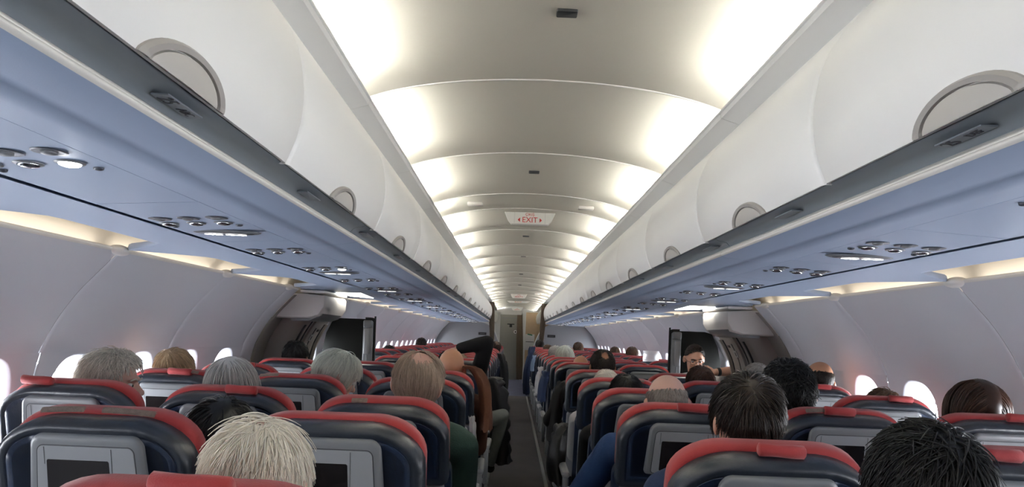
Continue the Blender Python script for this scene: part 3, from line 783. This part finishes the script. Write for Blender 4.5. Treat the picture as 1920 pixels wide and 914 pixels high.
for k, Y in enumerate(ROWS):
    for c in 'ABCDEF':
        if k == 0 and c not in 'CD': continue
        if k in (6, 7) and c in 'AF': continue
        if first: o = seatA; first = False; src = None
        else: o = copy_tree(SRC)
        if k == 0 and c == 'C': SRC = o
        o.location = (SX[c], Y, 0); o.rotation_euler = (0, 0, R(random.uniform(-1.2, 1.2)))
        SEATS[(k, c)] = o
        if c in 'CF' and (k, c) != (6, 'C'): outer_arm(o) if o is not SRC else None
        ex = ''
        if k == 0: lab = 'navy seat with red head cover at the bottom edge, nearest in the %s' % WORDC[c]
        else: lab = 'navy leather seat with red head cover, %s, %s' % (rowword(k), WORDC[c])
        tag(o, lab, 'seat', 'navy airline seats with red head covers')
for key, xs in TABS.items():
    for x in xs: add_tab(SEATS[key], x, dz=.012 if key == (0,'C') else .0)
for key, xs in VELC.items():
    for x, w in xs: add_velcro(SEATS[key], x, w)
outer_arm(SRC)
for key, o in SEATS.items(): recline(o, RECL.get(key, random.uniform(-1.5, 2.0)))
# ------------------------------------------------------------------ people
def remesh(mb, voxel, smooth=3):
    me = mb.mesh('tmp', [], smooth=0, fix=False); o = link('tmp', me)
    r = o.modifiers.new('r', 'REMESH'); r.mode = 'VOXEL'; r.voxel_size = voxel
    if smooth: q = o.modifiers.new('s', 'SMOOTH'); q.iterations = smooth; q.factor = .5
    bpy.context.view_layer.update()
    out = bpy.data.meshes.new_from_object(o.evaluated_get(bpy.context.evaluated_depsgraph_get()))
    bpy.data.objects.remove(o); bpy.data.meshes.remove(me)
    out.polygons.foreach_set('use_smooth', [True]*len(out.polygons)); out.materials.clear(); return out
def cap(mb, pts, rad, n=14):
    mb.tube(pts, rad, n)
    rad = rad if isinstance(rad, (list, tuple)) else [rad]*len(pts)
    for p, r in zip(pts, rad): mb.ell(p, (r*1.0, r*1.0, r*1.0), n, 8)
HC = Vector((0, -.19, .735))                       # centre of the cranium above the hip
def head_rot(yaw, pitch): return Matrix.Rotation(R(yaw), 3, 'Z') @ Matrix.Rotation(R(pitch), 3, 'X')
def hand(mb, w, fd, nn, sd=1, curl=.35, k=1.0):
    """palm, four unequal bent fingers and a thumb; fd = finger direction, nn = back of the hand"""
    fd = Vector(fd).normalized(); nn = (Vector(nn) - fd*Vector(nn).dot(fd)).normalized(); sx = fd.cross(nn)*sd; w = Vector(w)
    rot = Matrix((sx, fd, nn)).transposed()
    mb.ell(w + fd*.05*k, (.040*k, .052*k, .016*k), 14, 8, rot=rot)
    for off, L in ((-.031, .068), (-.010, .080), (.011, .075), (.031, .058)):
        p = w + fd*.088*k + sx*off*k; pts = [w + fd*.05*k + sx*off*.8*k, p]; a = 0; q = p
        for s in (.45, .32, .23):
            a += curl; q = q + (fd*math.cos(a) - nn*math.sin(a))*L*s*k; pts.append(q)
        cap(mb, pts, [.010*k,.0098*k,.0092*k,.0085*k,.0075*k], 8)
    t0 = w + fd*.025*k - sx*.030*k; t1 = t0 + (fd*.6 - sx*.75 - nn*.25).normalized()*.038*k; t2 = t1 + (fd*.85 - sx*.35 - nn*.3).normalized()*.032*k
    cap(mb, [t0, t1, t2], [.013*k,.011*k,.009*k], 8)
POSES = {
 'rest': dict(),
 'raised': dict(R=((.19,-.14,.56),(.275,-.22,.895),(.07,-.25,.845)), Rh=((-.95,.05,-.30),(.15,-.3,.9))),
 'knee': dict(kneeR=((.43,.20,.17),(.29,.34,-.40))),
 'attend': dict(L=((-.18,-.08,.50),(-.275,.06,.63),(-.105,.10,.615)), Lh=((.95,.0,-.15),(.0,.9,.4))),
 'elbow': dict(L=((-.19,-.08,.52),(-.33,-.02,.30),(-.20,.24,.21))),
}
def body_prims(mb, g=0.0, part='all', pose='rest', yaw=0, pitch=0):
    po = POSES[pose]
    if part in ('all', 'top'):
        mb.ell((0,-.01,.12), (.165+g,.115+g,.10+g)); mb.ell((0,-.045,.26), (.145+g,.105+g,.17+g)); mb.ell((0,-.085,.40), (.170+g,.108+g,.15+g))
        cap(mb, [(-.15,-.125,.505),(0,-.13,.535),(.15,-.125,.505)], [.062+g,.064+g,.062+g])
        for s, c in ((-1,'L'),(1,'R')):
            sh, el, wr = po.get(c, ((s*.185,-.12,.495),(s*.208,.0,.25),(s*.09,.24,.19)))
            if part == 'top' and pose == 'attend':       # short sleeves
                cap(mb, [sh, tuple(Vector(sh).lerp(Vector(el), .5))], [.056+g,.054+g]); continue
            cap(mb, [sh, tuple((Vector(sh)+Vector(el))/2), el], [.054+g,.050+g,.042+g])
            e = Vector(wr) if part == 'all' else Vector(el).lerp(Vector(wr), .93)
            cap(mb, [el, tuple(Vector(el).lerp(e, .35)), tuple(e)], [.041+g,.041+g,.029+g*1.0])
            if part == 'all':
                fd, nn = po.get(c+'h', ((-s*.35,.9,-.1),(0,.1,1)))
                hand(mb, wr, fd, nn, 1 if c == 'R' else -1)
    if part in ('all', 'legs'):
        mb.ell((0,-.01,.095), (.168+g,.118+g,.098+g))
        for s in (-1, 1):
            kn, an = (po['kneeR'] if (s > 0 and 'kneeR' in po) else ((s*.12,.40,.08),(s*.12,.44,-.40)))
            cap(mb, [(s*.085,.02,.075), tuple(Vector((s*.085,.02,.075)).lerp(Vector(kn),.5)), kn], [.083+g,.075+g,.058+g])
            m = Vector(kn).lerp(Vector(an),.35) + Vector((0,-.015,0))
            e = Vector(an) if part == 'all' else Vector(kn).lerp(Vector(an), .95)
            cap(mb, [kn, tuple(m), tuple(e)], [.056+g,.055+g,.036+g])
            if part == 'all':
                cap(mb, [an, (an[0], an[1]+.10, an[2]-.045), (an[0]+s*.01, an[1]+.19, an[2]-.052)], [.037,.036,.03])
    if part == 'shoes':
        for s in (-1, 1):
            kn, an = (po['kneeR'] if (s > 0 and 'kneeR' in po) else ((s*.12,.40,.08),(s*.12,.44,-.40)))
            cap(mb, [an, (an[0], an[1]+.10, an[2]-.045), (an[0]+s*.01, an[1]+.20, an[2]-.052)], [.046,.046,.040])
    if part == 'all':
        h = MB()
        h.ell((0,-.005,0), (.074,.095,.090), 28, 18); h.ell((0,.040,-.052), (.060,.055,.080), 24, 16); h.ell((0,.046,-.098), (.044,.044,.034))
        h.ell((0,.076,-.116), (.020,.016,.016)); h.ell((0,.080,-.008), (.050,.020,.014))
        h.tube([(0,.088,-.018),(0,.107,-.050),(0,.116,-.062)], [.008,.011,.013], 10); h.ell((0,.112,-.063), (.017,.013,.010))
        for s in (-1, 1):
            h.ell((s*.034,.068,-.058), (.022,.022,.022)); h.ell((s*.081,-.010,-.032), (.010,.022,.033), rot=Matrix.Rotation(s*R(28), 3, 'Z'))
        h.ell((0,.092,-.083), (.021,.008,.007)); h.ell((0,.090,-.093), (.018,.008,.006))
        h.tube([(0,.04,-.10),(0,.0,-.13)], [.035,.05], 14)
        hr = head_rot(yaw, pitch)
        h.xf(lambda x, y, z: hr @ Vector((x, y, z)) + HC)
        o = len(mb.V); mb.V += h.V; mb.F += [tuple(i+o for i in f) for f in h.F]; mb.M += h.M
        cap(mb, [(0,-.135,.50),(0,-.165,.60),tuple(HC + hr @ Vector((0,-.025,-.06)))], [.066,.056,.056])
BODY = {}
def body_meshes(pose, yaw, pitch):
    k = (pose, yaw, pitch)
    if k in BODY: return BODY[k]
    out = {}
    for part, g, vx in (('all',0,.006),('top',.013,.011),('legs',.012,.012),('shoes',0,.01)):
        kk = (part, pose, yaw if part == 'all' else 0, pitch if part == 'all' else 0)
        if kk not in BODY:
            mb = MB(); body_prims(mb, g, part, pose, yaw, pitch); BODY[kk] = remesh(mb, vx, 3 if part == 'all' else 5)
        out[part] = BODY[kk]
    BODY[k] = out; return out
HR = np.array([.077, .099, .094])
def hair_mesh(name, st, n, seed, mats):
    g = np.random.default_rng(seed); th = st.get('thick', .10); wh = np.array(st.get('whorl', (0.05,-.55,.83))); wh = wh/np.linalg.norm(wh)
    cover = st['cover']
    N0 = 9000; i = np.arange(N0) + .5; ph = np.arccos(1 - 2*i/N0); t = math.pi*(1+5**.5)*i
    D = np.stack([np.cos(t)*np.sin(ph), np.sin(t)*np.sin(ph), np.cos(ph)], 1)
    cv = cover(D); D = D[cv > g.random(N0)*.35]; D = D[g.permutation(len(D))[:n]]
    n = len(D); V = []; Fs = []
    p = D*HR*1.0; L = st.get('len', .08)*g.uniform(.65, 1.15, n); Lf = st.get('lenf')
    if Lf is not None: L = L*Lf(D)
    m = st.get('steps', 8); rad = st.get('rad', .0022)*g.uniform(.7, 1.3, n)
    jit = g.normal(0, 1, (n, 3)); off = th*(.35 + .75*g.random(n)); grav = st.get('grav', .5); part = st.get('part')
    paths = [p.copy()]; prev = None
    for s in range(m):
        nr = p/HR**2; nr /= np.linalg.norm(nr, axis=1)[:, None]
        d = p/HR; d /= np.linalg.norm(d, axis=1)[:, None]
        v = d - wh
        if part is not None:            # centre parting: fall to either side
            v = np.stack([np.sign(D[:, 0]-part)*1.0, np.zeros(n)-.15, -.2*np.ones(n)], 1)
        if st.get('comb') is not None: v = v + np.array(st['comb'])
        v = v + np.array([0, 0, -1.])*grav*(.4 + s/m) + jit*st.get('mess', .12)
        v = v - nr*np.sum(v*nr, 1)[:, None]*(1 if s < m*.6 else .85)
        v /= np.linalg.norm(v, axis=1)[:, None] + 1e-9
        if prev is not None: v = .5*v + .5*prev; v /= np.linalg.norm(v, axis=1)[:, None] + 1e-9
        prev = v; p = p + v*(L/m)[:, None]
        k = np.linalg.norm(p/HR, axis=1); tgt = 1 + off*math.sin(min(1, (s+1)/m*1.6)*math.pi/2)*st.get('puff', 1.0)
        if s < m - 1 or st.get('tuck', True): 
            f = np.where(k < tgt, tgt/k, 1.0); p = p*f[:, None]
        paths.append(p.copy())
    P = np.stack(paths, 1)               # n, m+1, 3
    T = np.gradient(P, axis=1); T /= np.linalg.norm(T, axis=2)[:, :, None] + 1e-9
    A = np.cross(T, D[:, None, :]); A /= np.linalg.norm(A, axis=2)[:, :, None] + 1e-9; B = np.cross(T, A)
    tap = np.linspace(1, .35, m+1)[None, :, None]*rad[:, None, None]
    ring = np.stack([P + (A*math.cos(q) + B*math.sin(q))*tap for q in (0, 2.094, 4.189)], 2)   # n,m+1,3,3
    V = ring.reshape(-1, 3); base = (np.arange(n)*(m+1)*3)[:, None, None]
    a = (np.arange(m)*3)[None, :, None]; c = np.arange(3)[None, None, :]; c2 = (c+1) % 3
    F4 = np.stack([base+a+c, base+a+c2, base+a+3+c2, base+a+3+c], -1).reshape(-1, 4)
    mb = MB(); mb.V = [tuple(x) for x in V]; mb.F = [tuple(x) for x in F4.tolist()]; mb.M = [0]*len(mb.F)
    if st.get('cap', True):
        nu, nv = 56, 34; Vv = []; ok = []
        uu = np.array([(math.sin(math.pi*j/nv)*math.cos(2*math.pi*k/nu), math.sin(math.pi*j/nv)*math.sin(2*math.pi*k/nu), math.cos(math.pi*j/nv)) for j in range(nv+1) for k in range(nu)])
        cu = cover(uu)
        rr_ = 1 + .012 + th*.35*np.clip(cu, 0, 1) + g.normal(0, .006, len(uu))
        Vv = uu*HR*rr_[:, None]; Fs = []
        for j in range(nv):
            for k in range(nu):
                q = (j*nu+k, (j+1)*nu+k, (j+1)*nu+(k+1) % nu, j*nu+(k+1) % nu)
                if min(cu[list(q)]) > .25: Fs.append(q)
        mb.add(Vv, Fs, 1 if len(mats) > 1 else 0)
    return mb.mesh(name, mats, smooth=180, fix=False)
def ss(x, a, b): t = np.clip((x-a)/(b-a), 0, 1); return t*t*(3-2*t)
def cov_full(D):        # hairline: forehead, round the ears, nape
    y, z, x = D[:, 1], D[:, 2], np.abs(D[:, 0])
    line = np.where(y > .25, .30 + .35*ss(y, .25, .9) - .25*x, np.where(y > -.25, -.25 + .55*(y+.25)/.5, -.25 - .60*ss(-y, .25, .8)))
    return ss(z, line - .04, line + .10)
def cov_long(D):
    y, z, x = D[:, 1], D[:, 2], np.abs(D[:, 0])
    line = np.where(y > .35, .25 + .3*ss(y, .35, .9) - .3*x, -.45 - .4*ss(-y, -.3, .6))
    return ss(z, line - .04, line + .10)
def cov_bald(top=.30):
    def f(D):
        y, z = D[:, 1], D[:, 2]
        return cov_full(D)*(1 - ss(z + .35*np.clip(y, -1, 1)*.6, top, top + .22))
    return f
def cov_spot(c, r, fade=.25):
    c = np.array(c)/np.linalg.norm(c)
    return lambda D: cov_full(D)*ss(np.linalg.norm(D - c, axis=1), r, r + fade)
SHORT = dict(cover=cov_full, len=.075, thick=.13, mess=.16, grav=.55, steps=7)
def style(base, **k): d = dict(base); d.update(k); return d
BOB = dict(cover=cov_long, len=.17, thick=.20, mess=.09, grav=1.0, steps=12, rad=.0026, whorl=(0,-.25,.97))
LONG = dict(cover=cov_long, len=.30, thick=.13, mess=.06, grav=1.2, steps=14, rad=.0026, part=.05, whorl=(0,-.1,1))
HM = {}
def hcol(nm, c, isl=.45, rough=.42):
    HM[nm] = mat('hair_' + nm, c, rough, island=isl, spec=.3)
hcol('white', (.86,.80,.69), .16); hcol('silver', (.56,.53,.46), .30); hcol('grey', (.46,.45,.42), .30); hcol('blond', (.42,.30,.18), .35)
hcol('paleblond', (.72,.74,.66), .22); hcol('sandy', (.40,.31,.24), .35); hcol('dark', (.020,.014,.010), .5, .36); hcol('black', (.008,.008,.008), .4, .38)
hcol('brown', (.045,.022,.014), .5, .36); hcol('mid', (.12,.075,.045), .5); hcol('stubble', (.30,.27,.24), .4)
CL = {}
def cloth(nm, c): CL[nm] = mat('cloth_' + nm, c, .85, bump=.2, bscale=180, var=.2, vscale=14, spec=.2)
for nm, c in (('green',(.022,.045,.038)),('navy',(.015,.025,.06)),('black',(.006,.006,.007)),('grey',(.16,.16,.17)),('blue',(.014,.034,.10)),('white',(.55,.55,.55)),('rust',(.085,.034,.02)),('red',(.30,.03,.04)),('brown',(.07,.045,.03)),('jeans',(.05,.06,.09)),('greyjeans',(.16,.17,.16)),('pink',(.40,.10,.14))): cloth(nm, c)
HAIRCACHE = {}
def person(label, seat, head, st, hc, n, skin='skin', shirt='navy', legs='jeans', pose='rest', yaw=0, pitch=0, group=None, face=False, rz=0, hip=None, hkey=None):
    """seated figure; head = (x, y, height of the crown)"""
    if hip is None:
        hx = SX[seat] if isinstance(seat, str) else seat
        hip = (hx + .2*(head[0]-hx), head[1] + .19, .500)
    if abs(hip[0]) > 1.518 and rz == 0: hip = (math.copysign(1.518, hip[0]), hip[1], hip[2])
    dx = head[0] - hip[0]; dz = head[2] - hip[2]
    s = max(.84, min(1.06, math.hypot(dx, dz)/.829)); lean = math.atan2(dx, dz)
    root = thing('person', label, 'person', hip, 0, group)
    root.scale = (s, s, s)
    root.rotation_euler = (0, lean, R(rz)) if not rz else (0, 0, R(rz))
    bm_ = body_meshes(pose, yaw, pitch)
    o = link('body', bm_['all'], root)
    def setm(o, m):
        if not o.data.materials: o.data.materials.append(m)
        o.material_slots[0].link = 'OBJECT'; o.material_slots[0].material = m
    setm(o, M[skin])
    q = link('sweater', bm_['top'], root); setm(q, CL[shirt])
    q = link('trousers', bm_['legs'], root); setm(q, CL[legs])
    q = link('shoes', bm_['shoes'], root); setm(q, CL['black'])
    if st is not None:
        key = hkey or label
        if key not in HAIRCACHE: HAIRCACHE[key] = hair_mesh('hair', st, n, len(HAIRCACHE)+11, [HM[hc]])
        h = link('hair', HAIRCACHE[key], root)
        h.matrix_local = Matrix.Translation(HC) @ head_rot(yaw, pitch).to_4x4()
        if hkey and HAIRCACHE[key].materials[0] != HM[hc]: h.material_slots[0].link = 'OBJECT'; h.material_slots[0].material = HM[hc]
    if face:
        Mh = Matrix.Translation(HC) @ head_rot(yaw, pitch).to_4x4()
        for sgn in (-1, 1):
            e = MB(); e.ell((sgn*.031,.082,-.030), (.013,.011,.009), 14, 10); q = e.build('eye', M['eye'], root, smooth=180); q.matrix_local = Mh
            e = MB(); e.ell((sgn*.031,.0905,-.031), (.006,.004,.006), 12, 8); w = e.build('iris', M['black'], q, smooth=180)
            e = MB(); e.tube(catmull([(sgn*.012,.101,-.012),(sgn*.032,.101,-.006),(sgn*.050,.088,-.014)], 4), [.0035]*8+[.002], 8); q = e.build('eyebrow', HM[hc], root, smooth=180); q.matrix_local = Mh
        e = MB(); e.ell((0,.098,-.088), (.021,.006,.006), 14, 8); q = e.build('lips', M['lips'], root, smooth=180); q.matrix_local = Mh
    return root
def glasses(root, yaw, pitch, label):
    g = MB()
    for sgn in (-1, 1):
        pts = [(sgn*.033 + .023*math.cos(2*math.pi*i/16), .111, -.033 + .017*math.sin(2*math.pi*i/16)) for i in range(17)]
        g.tube(pts, .0018, 6); g.tube([(sgn*.056,.110,-.028),(sgn*.078,.085,-.024),(sgn*.084,.0,-.020)], .0016, 6)
    g.tube([(-.010,.112,-.030),(0,.114,-.027),(.010,.112,-.030)], .0016, 6)
    t = thing('glasses', label, 'glasses'); q = g.build('frame', M['black'], t)
    bpy.context.view_layer.update()
    t.matrix_world = root.matrix_world @ Matrix.Translation(HC) @ head_rot(yaw, pitch).to_4x4()
    ln = MB()
    for sgn in (-1, 1): disc(ln, 0, 0, .021, .015, 0, .001) ; 
    return t
# --- near the camera
person('white-haired old person with thin wispy hair in the nearest left aisle seat', 'C', (-0.461,1.17,1.229), style(SHORT, cover=cov_spot((0,-.1,1),.05,.75), len=.10, thick=.09, mess=.26, whorl=(.1,-.1,1), rad=.0017, grav=.6), 'white', 3000, skin='skinpale', shirt='grey')
person('person with messy black hair at the bottom right, in the nearest right seat', 'D', (0.560,1.15,1.253), style(SHORT, len=.09, thick=.19, mess=.34, rad=.0020, grav=.35), 'black', 3200, shirt='black')
person('dark-haired person with protruding ears behind the second right aisle seat', 'D', (0.517,1.93,1.289), style(SHORT, len=.09, thick=.19, mess=.14, rad=.0021, grav=.5, whorl=(-.2,-.75,.6), lenf=lambda D: np.where((D[:,2] < .1) & (np.abs(D[:,0]) > .55), .35, 1.0)), 'dark', 3200, shirt='navy')
person('person with low black hair partly hidden behind the white-haired head', 'B', (-0.802,1.95,1.177), style(SHORT, len=.12, thick=.17, mess=.12), 'black', 1800, shirt='black')
person('grey-haired woman leaning with her face turned right by the left windows', 'A', (-1.496,2.73,1.259), style(SHORT, len=.12, thick=.24, mess=.30, rad=.0022, grav=.6, comb=(0,-.8,0), lenf=lambda D: np.where(D[:,1] > .1, .35, 1.0)), 'silver', 2600, skin='skinpale', shirt='grey', yaw=-84, face=True)
person('person with smooth grey bobbed hair in the left middle column', 'B', (-1.073,2.71,1.253), style(BOB, thick=.15), 'grey', 2400, skin='skinpale', shirt='grey')
person('balding man in a dark green sweater leaning into the aisle', 'C', (-0.399,2.71,1.302), style(SHORT, cover=cov_spot((.1,-.40,.9),.30,.75), len=.10, thick=.12, mess=.08, rad=.0018, grav=.7, whorl=(-.2,.2,.95)), 'sandy', 2200, skin='skinpale', shirt='green', pose='elbow' if False else 'rest')
person('bald man with grey sides in a blue sweater in a right aisle seat', 'D', (0.469,2.72,1.256), style(SHORT, cover=cov_bald(.10), len=.022, thick=.035, mess=.2, rad=.0014), 'stubble', 2600, skin='skinpale', shirt='blue', pose='elbow')
person('person with thick curly black hair in the right middle column', 'E', (0.884,2.72,1.312), style(SHORT, len=.07, thick=.20, mess=.55, rad=.0026, grav=.15), 'black', 2600, shirt='black')
person('woman with long straight dark brown hair by the right windows', 'F', (1.575,2.72,1.274), style(LONG, thick=.17, len=.26), 'brown', 2600, shirt='brown')
person('person with short blond-brown hair by the left windows', 'A', (-1.622,3.49,1.249), style(SHORT, len=.09, thick=.14, mess=.12), 'blond', 1600, skin='skinpale', shirt='grey')
gw = person('blond-white short-haired woman looking right between two left seats', 'B', (-0.856,3.51,1.268), style(BOB, len=.13, thick=.22, mess=.20, comb=(0,-.3,0), lenf=lambda D: np.where(D[:,1] > .45, .35, 1.0)), 'paleblond', 2400, skin='skinpale', shirt='white', yaw=-58, pitch=-14, face=True)
person('black-haired person just over the third right aisle seat', 'D', (0.439,3.49,1.210), style(SHORT, thick=.15), 'black', 1500, shirt='black')
person('grey cropped head between the curly hair and the dark head', 'E', (1.031,3.49,1.285), style(SHORT, len=.035, thick=.06), 'stubble', 1500, skin='skinpale', shirt='grey')
person('person with low mid-brown hair barely showing by the right windows', 'F', (1.624,3.49,1.187), style(SHORT, thick=.16, mess=.3), 'mid', 900, shirt='grey')
person('bald tan man in the left aisle column under the raised arm', 'C', (-0.408,4.27,1.288), None, 'dark', 0, skin='skintan', shirt='rust')
person('white-haired person low in the fourth row beside the aisle', 'D', (0.446,4.27,1.178), style(SHORT, thick=.14), 'white', 900, skin='skinpale', shirt='white')
person('dark-haired person in front of the attendant wearing glasses', 'E', (0.964,4.27,1.234), style(SHORT, thick=.16, mess=.2), 'brown', 1200, shirt='black')
person('bald man with dark sides by the right windows', 'F', (1.630,4.27,1.294), style(SHORT, cover=cov_bald(.05), len=.03, thick=.05), 'dark', 900, skin='skintan', shirt='black')
person('black-haired person in front of the left exit door', 'A', (-1.534,5.17,1.271), style(SHORT, thick=.20), 'black', 1000, shirt='black')
person('dark-haired man with a bald spot on his crown, right aisle column', 'D', (0.529,5.17,1.293), style(SHORT, cover=cov_spot((.05,-.72,.70),.22,.28), thick=.14, len=.06), 'dark', 1500, skin='skintan', shirt='black', pose='elbow')
person('person in black sleeves with an arm raised over the head', 'C', (-0.504,5.19,1.254), style(SHORT, thick=.10), 'dark', 500, skin='skinpale', shirt='black', pose='raised')
person('bald brown-skinned man just past the exit row, right aisle column', 'D', (0.502,6.55,1.227), None, 'dark', 0, skin='skintan', shirt='black')
person('passenger with grey trousers and a knee stuck out into the aisle', 'C', (-0.523,6.57,1.168), style(SHORT, thick=.12), 'mid', 300, shirt='black', legs='greyjeans', pose='knee')
at = person('cabin attendant with pulled back dark hair facing the camera, elbow raised', None, (1.52,6.55,1.35), style(SHORT, len=.05, thick=.07, mess=.04, grav=.0, whorl=(0,.75,.35), rad=.0026), 'dark', 2200, skin='skin', shirt='white', legs='black', pose='attend', face=True, rz=180, hip=(1.50,6.52,.50), pitch=-12)
glasses(at, 0, -12, 'black glasses on the face of the cabin attendant')
# --- farther rows
far = style(SHORT, len=.07, thick=.16, steps=5, rad=.004)
farbob = style(BOB, steps=8, rad=.004)
for args in (
 ('blond bobbed head in the right aisle column past the exits', 'D', (0.470,8.11,1.284), farbob, 'paleblond', 'white'),
 ('grey-haired head next to the blond bob, one row farther', 'D', (0.407,8.89,1.266), far, 'grey', 'navy'),
 ('dark-haired head in the farthest right aisle seats', 'D', (0.439,15.03,1.300), far, 'dark', 'navy'),
 ('brown low head two rows nearer than the farthest dark head', 'D', (0.502,12.95,1.239), far, 'mid', 'black'),
 ('greying head over pink clothing in the right middle column', 'E', (1.002,12.77,1.297), far, 'mid', 'pink'),
 ('farther of two brown heads by the right sidewall', 'F', (1.511,12.05,1.250), far, 'mid', 'grey'),
 ('nearer of two brown heads by the right sidewall', 'F', (1.543,10.47,1.275), far, 'mid', 'grey'),
 ('pale dark-haired head far away by the left sidewall', 'A', (-1.506,11.75,1.275), far, 'dark', 'pink'),
 ('brown head leaning into the aisle in the far left rows', 'C', (-0.331,11.79,1.262), far, 'brown', 'black'),
 ('dark head low in the left window column just past the exit', 'A', (-1.508,8.89,1.199), far, 'dark', 'red')):
    hd = args[2]; row = min(ROWS, key=lambda r: abs(r + .28 - hd[1])); hd = (hd[0], row + .28, hd[2])
    person(args[0], args[1], hd, args[3], args[4], 420, shirt=args[5], hkey='far' if args[3] is far else 'farbob', skin='skinpale')

# ------------------------------------------------------------------ loose things
def drape(name, label, cat, pts, wid, thick, ma, quilt=0, nseg=26, ny=14, seed=1):
    """soft hanging garment: pts = spine from top to bottom (x, y, z), wid = widths along y"""
    g = np.random.default_rng(seed); sp = catmull(pts, max(2, nseg//(len(pts)-1))); mb = MB(); rings = []
    for i, p in enumerate(sp):
        t = i/(len(sp)-1); w = wid[0]*(1-t) + wid[1]*t; th = thick*(1 + (quilt*abs(math.sin(i*math.pi/3.2)) if quilt else 0))*(.6 + .4*math.sin(math.pi*min(1, t*3+.15)) if t < .28 else 1)
        rings.append([(p[0] + th*math.cos(a)*(1 + .25*math.sin(3*a+i*.25)), p[1] + w/2*math.sin(a), p[2] + .008*math.sin(5*a + i*.3)) for a in [2*math.pi*j/24 for j in range(24)]])
    mb.loft(rings); return tag(mb.build(name, ma, smooth=70), label, cat)
M['puffer'] = mat('black_quilt', (.006,.006,.007), .5, bump=.3, bscale=14, spec=.25)
drape('puffer_jacket', 'black quilted jacket hanging into the aisle from a left aisle seat', 'jacket', [(-.275,7.10,.98),(-.225,7.10,.90),(-.185,7.12,.66),(-.15,7.14,.42),(-.14,7.14,.20)], (.22,.36), .065, M['puffer'], quilt=.45)
drape('shawl', 'rust-brown shaggy shawl draped down the aisle side of a left seat', 'shawl', [(-.40,4.30,1.185),(-.30,4.28,1.18),(-.235,4.25,1.10),(-.21,4.2,.98),(-.205,4.15,.86)], (.10,.16), .032, CL['rust'], seed=3)
drape('dark_coat', 'black coat hanging on the aisle side of the right seats past row five', 'coat', [(.30,5.42,1.06),(.262,5.40,1.0),(.235,5.38,.85),(.23,5.35,.66)], (.22,.36), .045, CL['black'], seed=4)
drape('padded_bag', 'black padded bag hanging low beside a right aisle seat near the floor', 'bag', [(.25,4.70,.84),(.215,4.66,.76),(.205,4.62,.62),(.22,4.6,.52)], (.22,.32), .05, M['puffer'], seed=5)
drape('navy_jacket', 'navy jacket hanging in the aisle beside the blond bobbed head', 'jacket', [(.27,7.9,1.02),(.245,7.9,.9),(.235,7.88,.72)], (.24,.34), .04, CL['navy'], seed=6)
drape('striped_sleeve', 'white and grey jacket over a right aisle armrest far ahead', 'jacket', [(.26,8.9,1.02),(.24,8.88,.9),(.235,8.86,.72)], (.2,.28), .04, CL['white'], seed=7)
drape('dark_coat', 'dark coat hanging into the aisle beside the far right seats', 'coat', [(.24,12.6,1.2),(.19,12.5,1.0),(.16,12.4,.75),(.17,12.4,.45)], (.3,.45), .05, CL['navy'], seed=8)
drape('blue_cloth', 'pale blue cloth hanging at a right aisle seat in the distance', 'cloth', [(.235,11.0,1.1),(.215,11.0,1.0),(.21,11.0,.88)], (.16,.2), .025, mat('pale_blue_cloth', (.2,.27,.38), .8), seed=9)
drape('dark_coat', 'black coat hanging into the aisle from the far left seats', 'coat', [(-.26,10.6,1.12),(-.2,10.6,.95),(-.17,10.6,.7),(-.18,10.6,.5)], (.3,.45), .05, CL['black'], seed=10)
M['bag'] = mat('white_bag', (.35,.34,.35), .3)
drape('plastic_bag', 'small crumpled white bag tucked beside a left aisle seat', 'bag', [(-.262,3.62,.98),(-.25,3.60,.93),(-.245,3.6,.86)], (.05,.10), .014, M['bag'], seed=12)
t = thing('reflection_sheet', 'white sheet put in for a bright reflection above the far right seats', 'reflection', (1.46,8.6,1.20), R(6))  # added white sheet that stands in for a bright reflection
mb = MB(); rows = []
for i in range(8): rows.append([(-.09+.18*j/10, .02*math.sin(j*.6)+.012*math.sin(i), -.06+.12*i/7) for j in range(11)])
mb.sheet(rows); mb.sheet([[(x, y+.003, z) for x, y, z in r] for r in rows]); mb.build('sheet', M['white'], t, smooth=80)
# wristwatch of the attendant
bpy.context.view_layer.update()
w = at.matrix_world @ Vector(POSES['attend']['L'][2]); e = at.matrix_world @ Vector(POSES['attend']['L'][1]); d = (e - w).normalized()
mb = MB(); mb.tube([w + d*.015, w + d*.02, w + d*.038, w + d*.043], [.033,.036,.036,.033], 20)
tag(mb.build('wristwatch', M['black']), 'black watch on the raised wrist of the cabin attendant', 'watch')
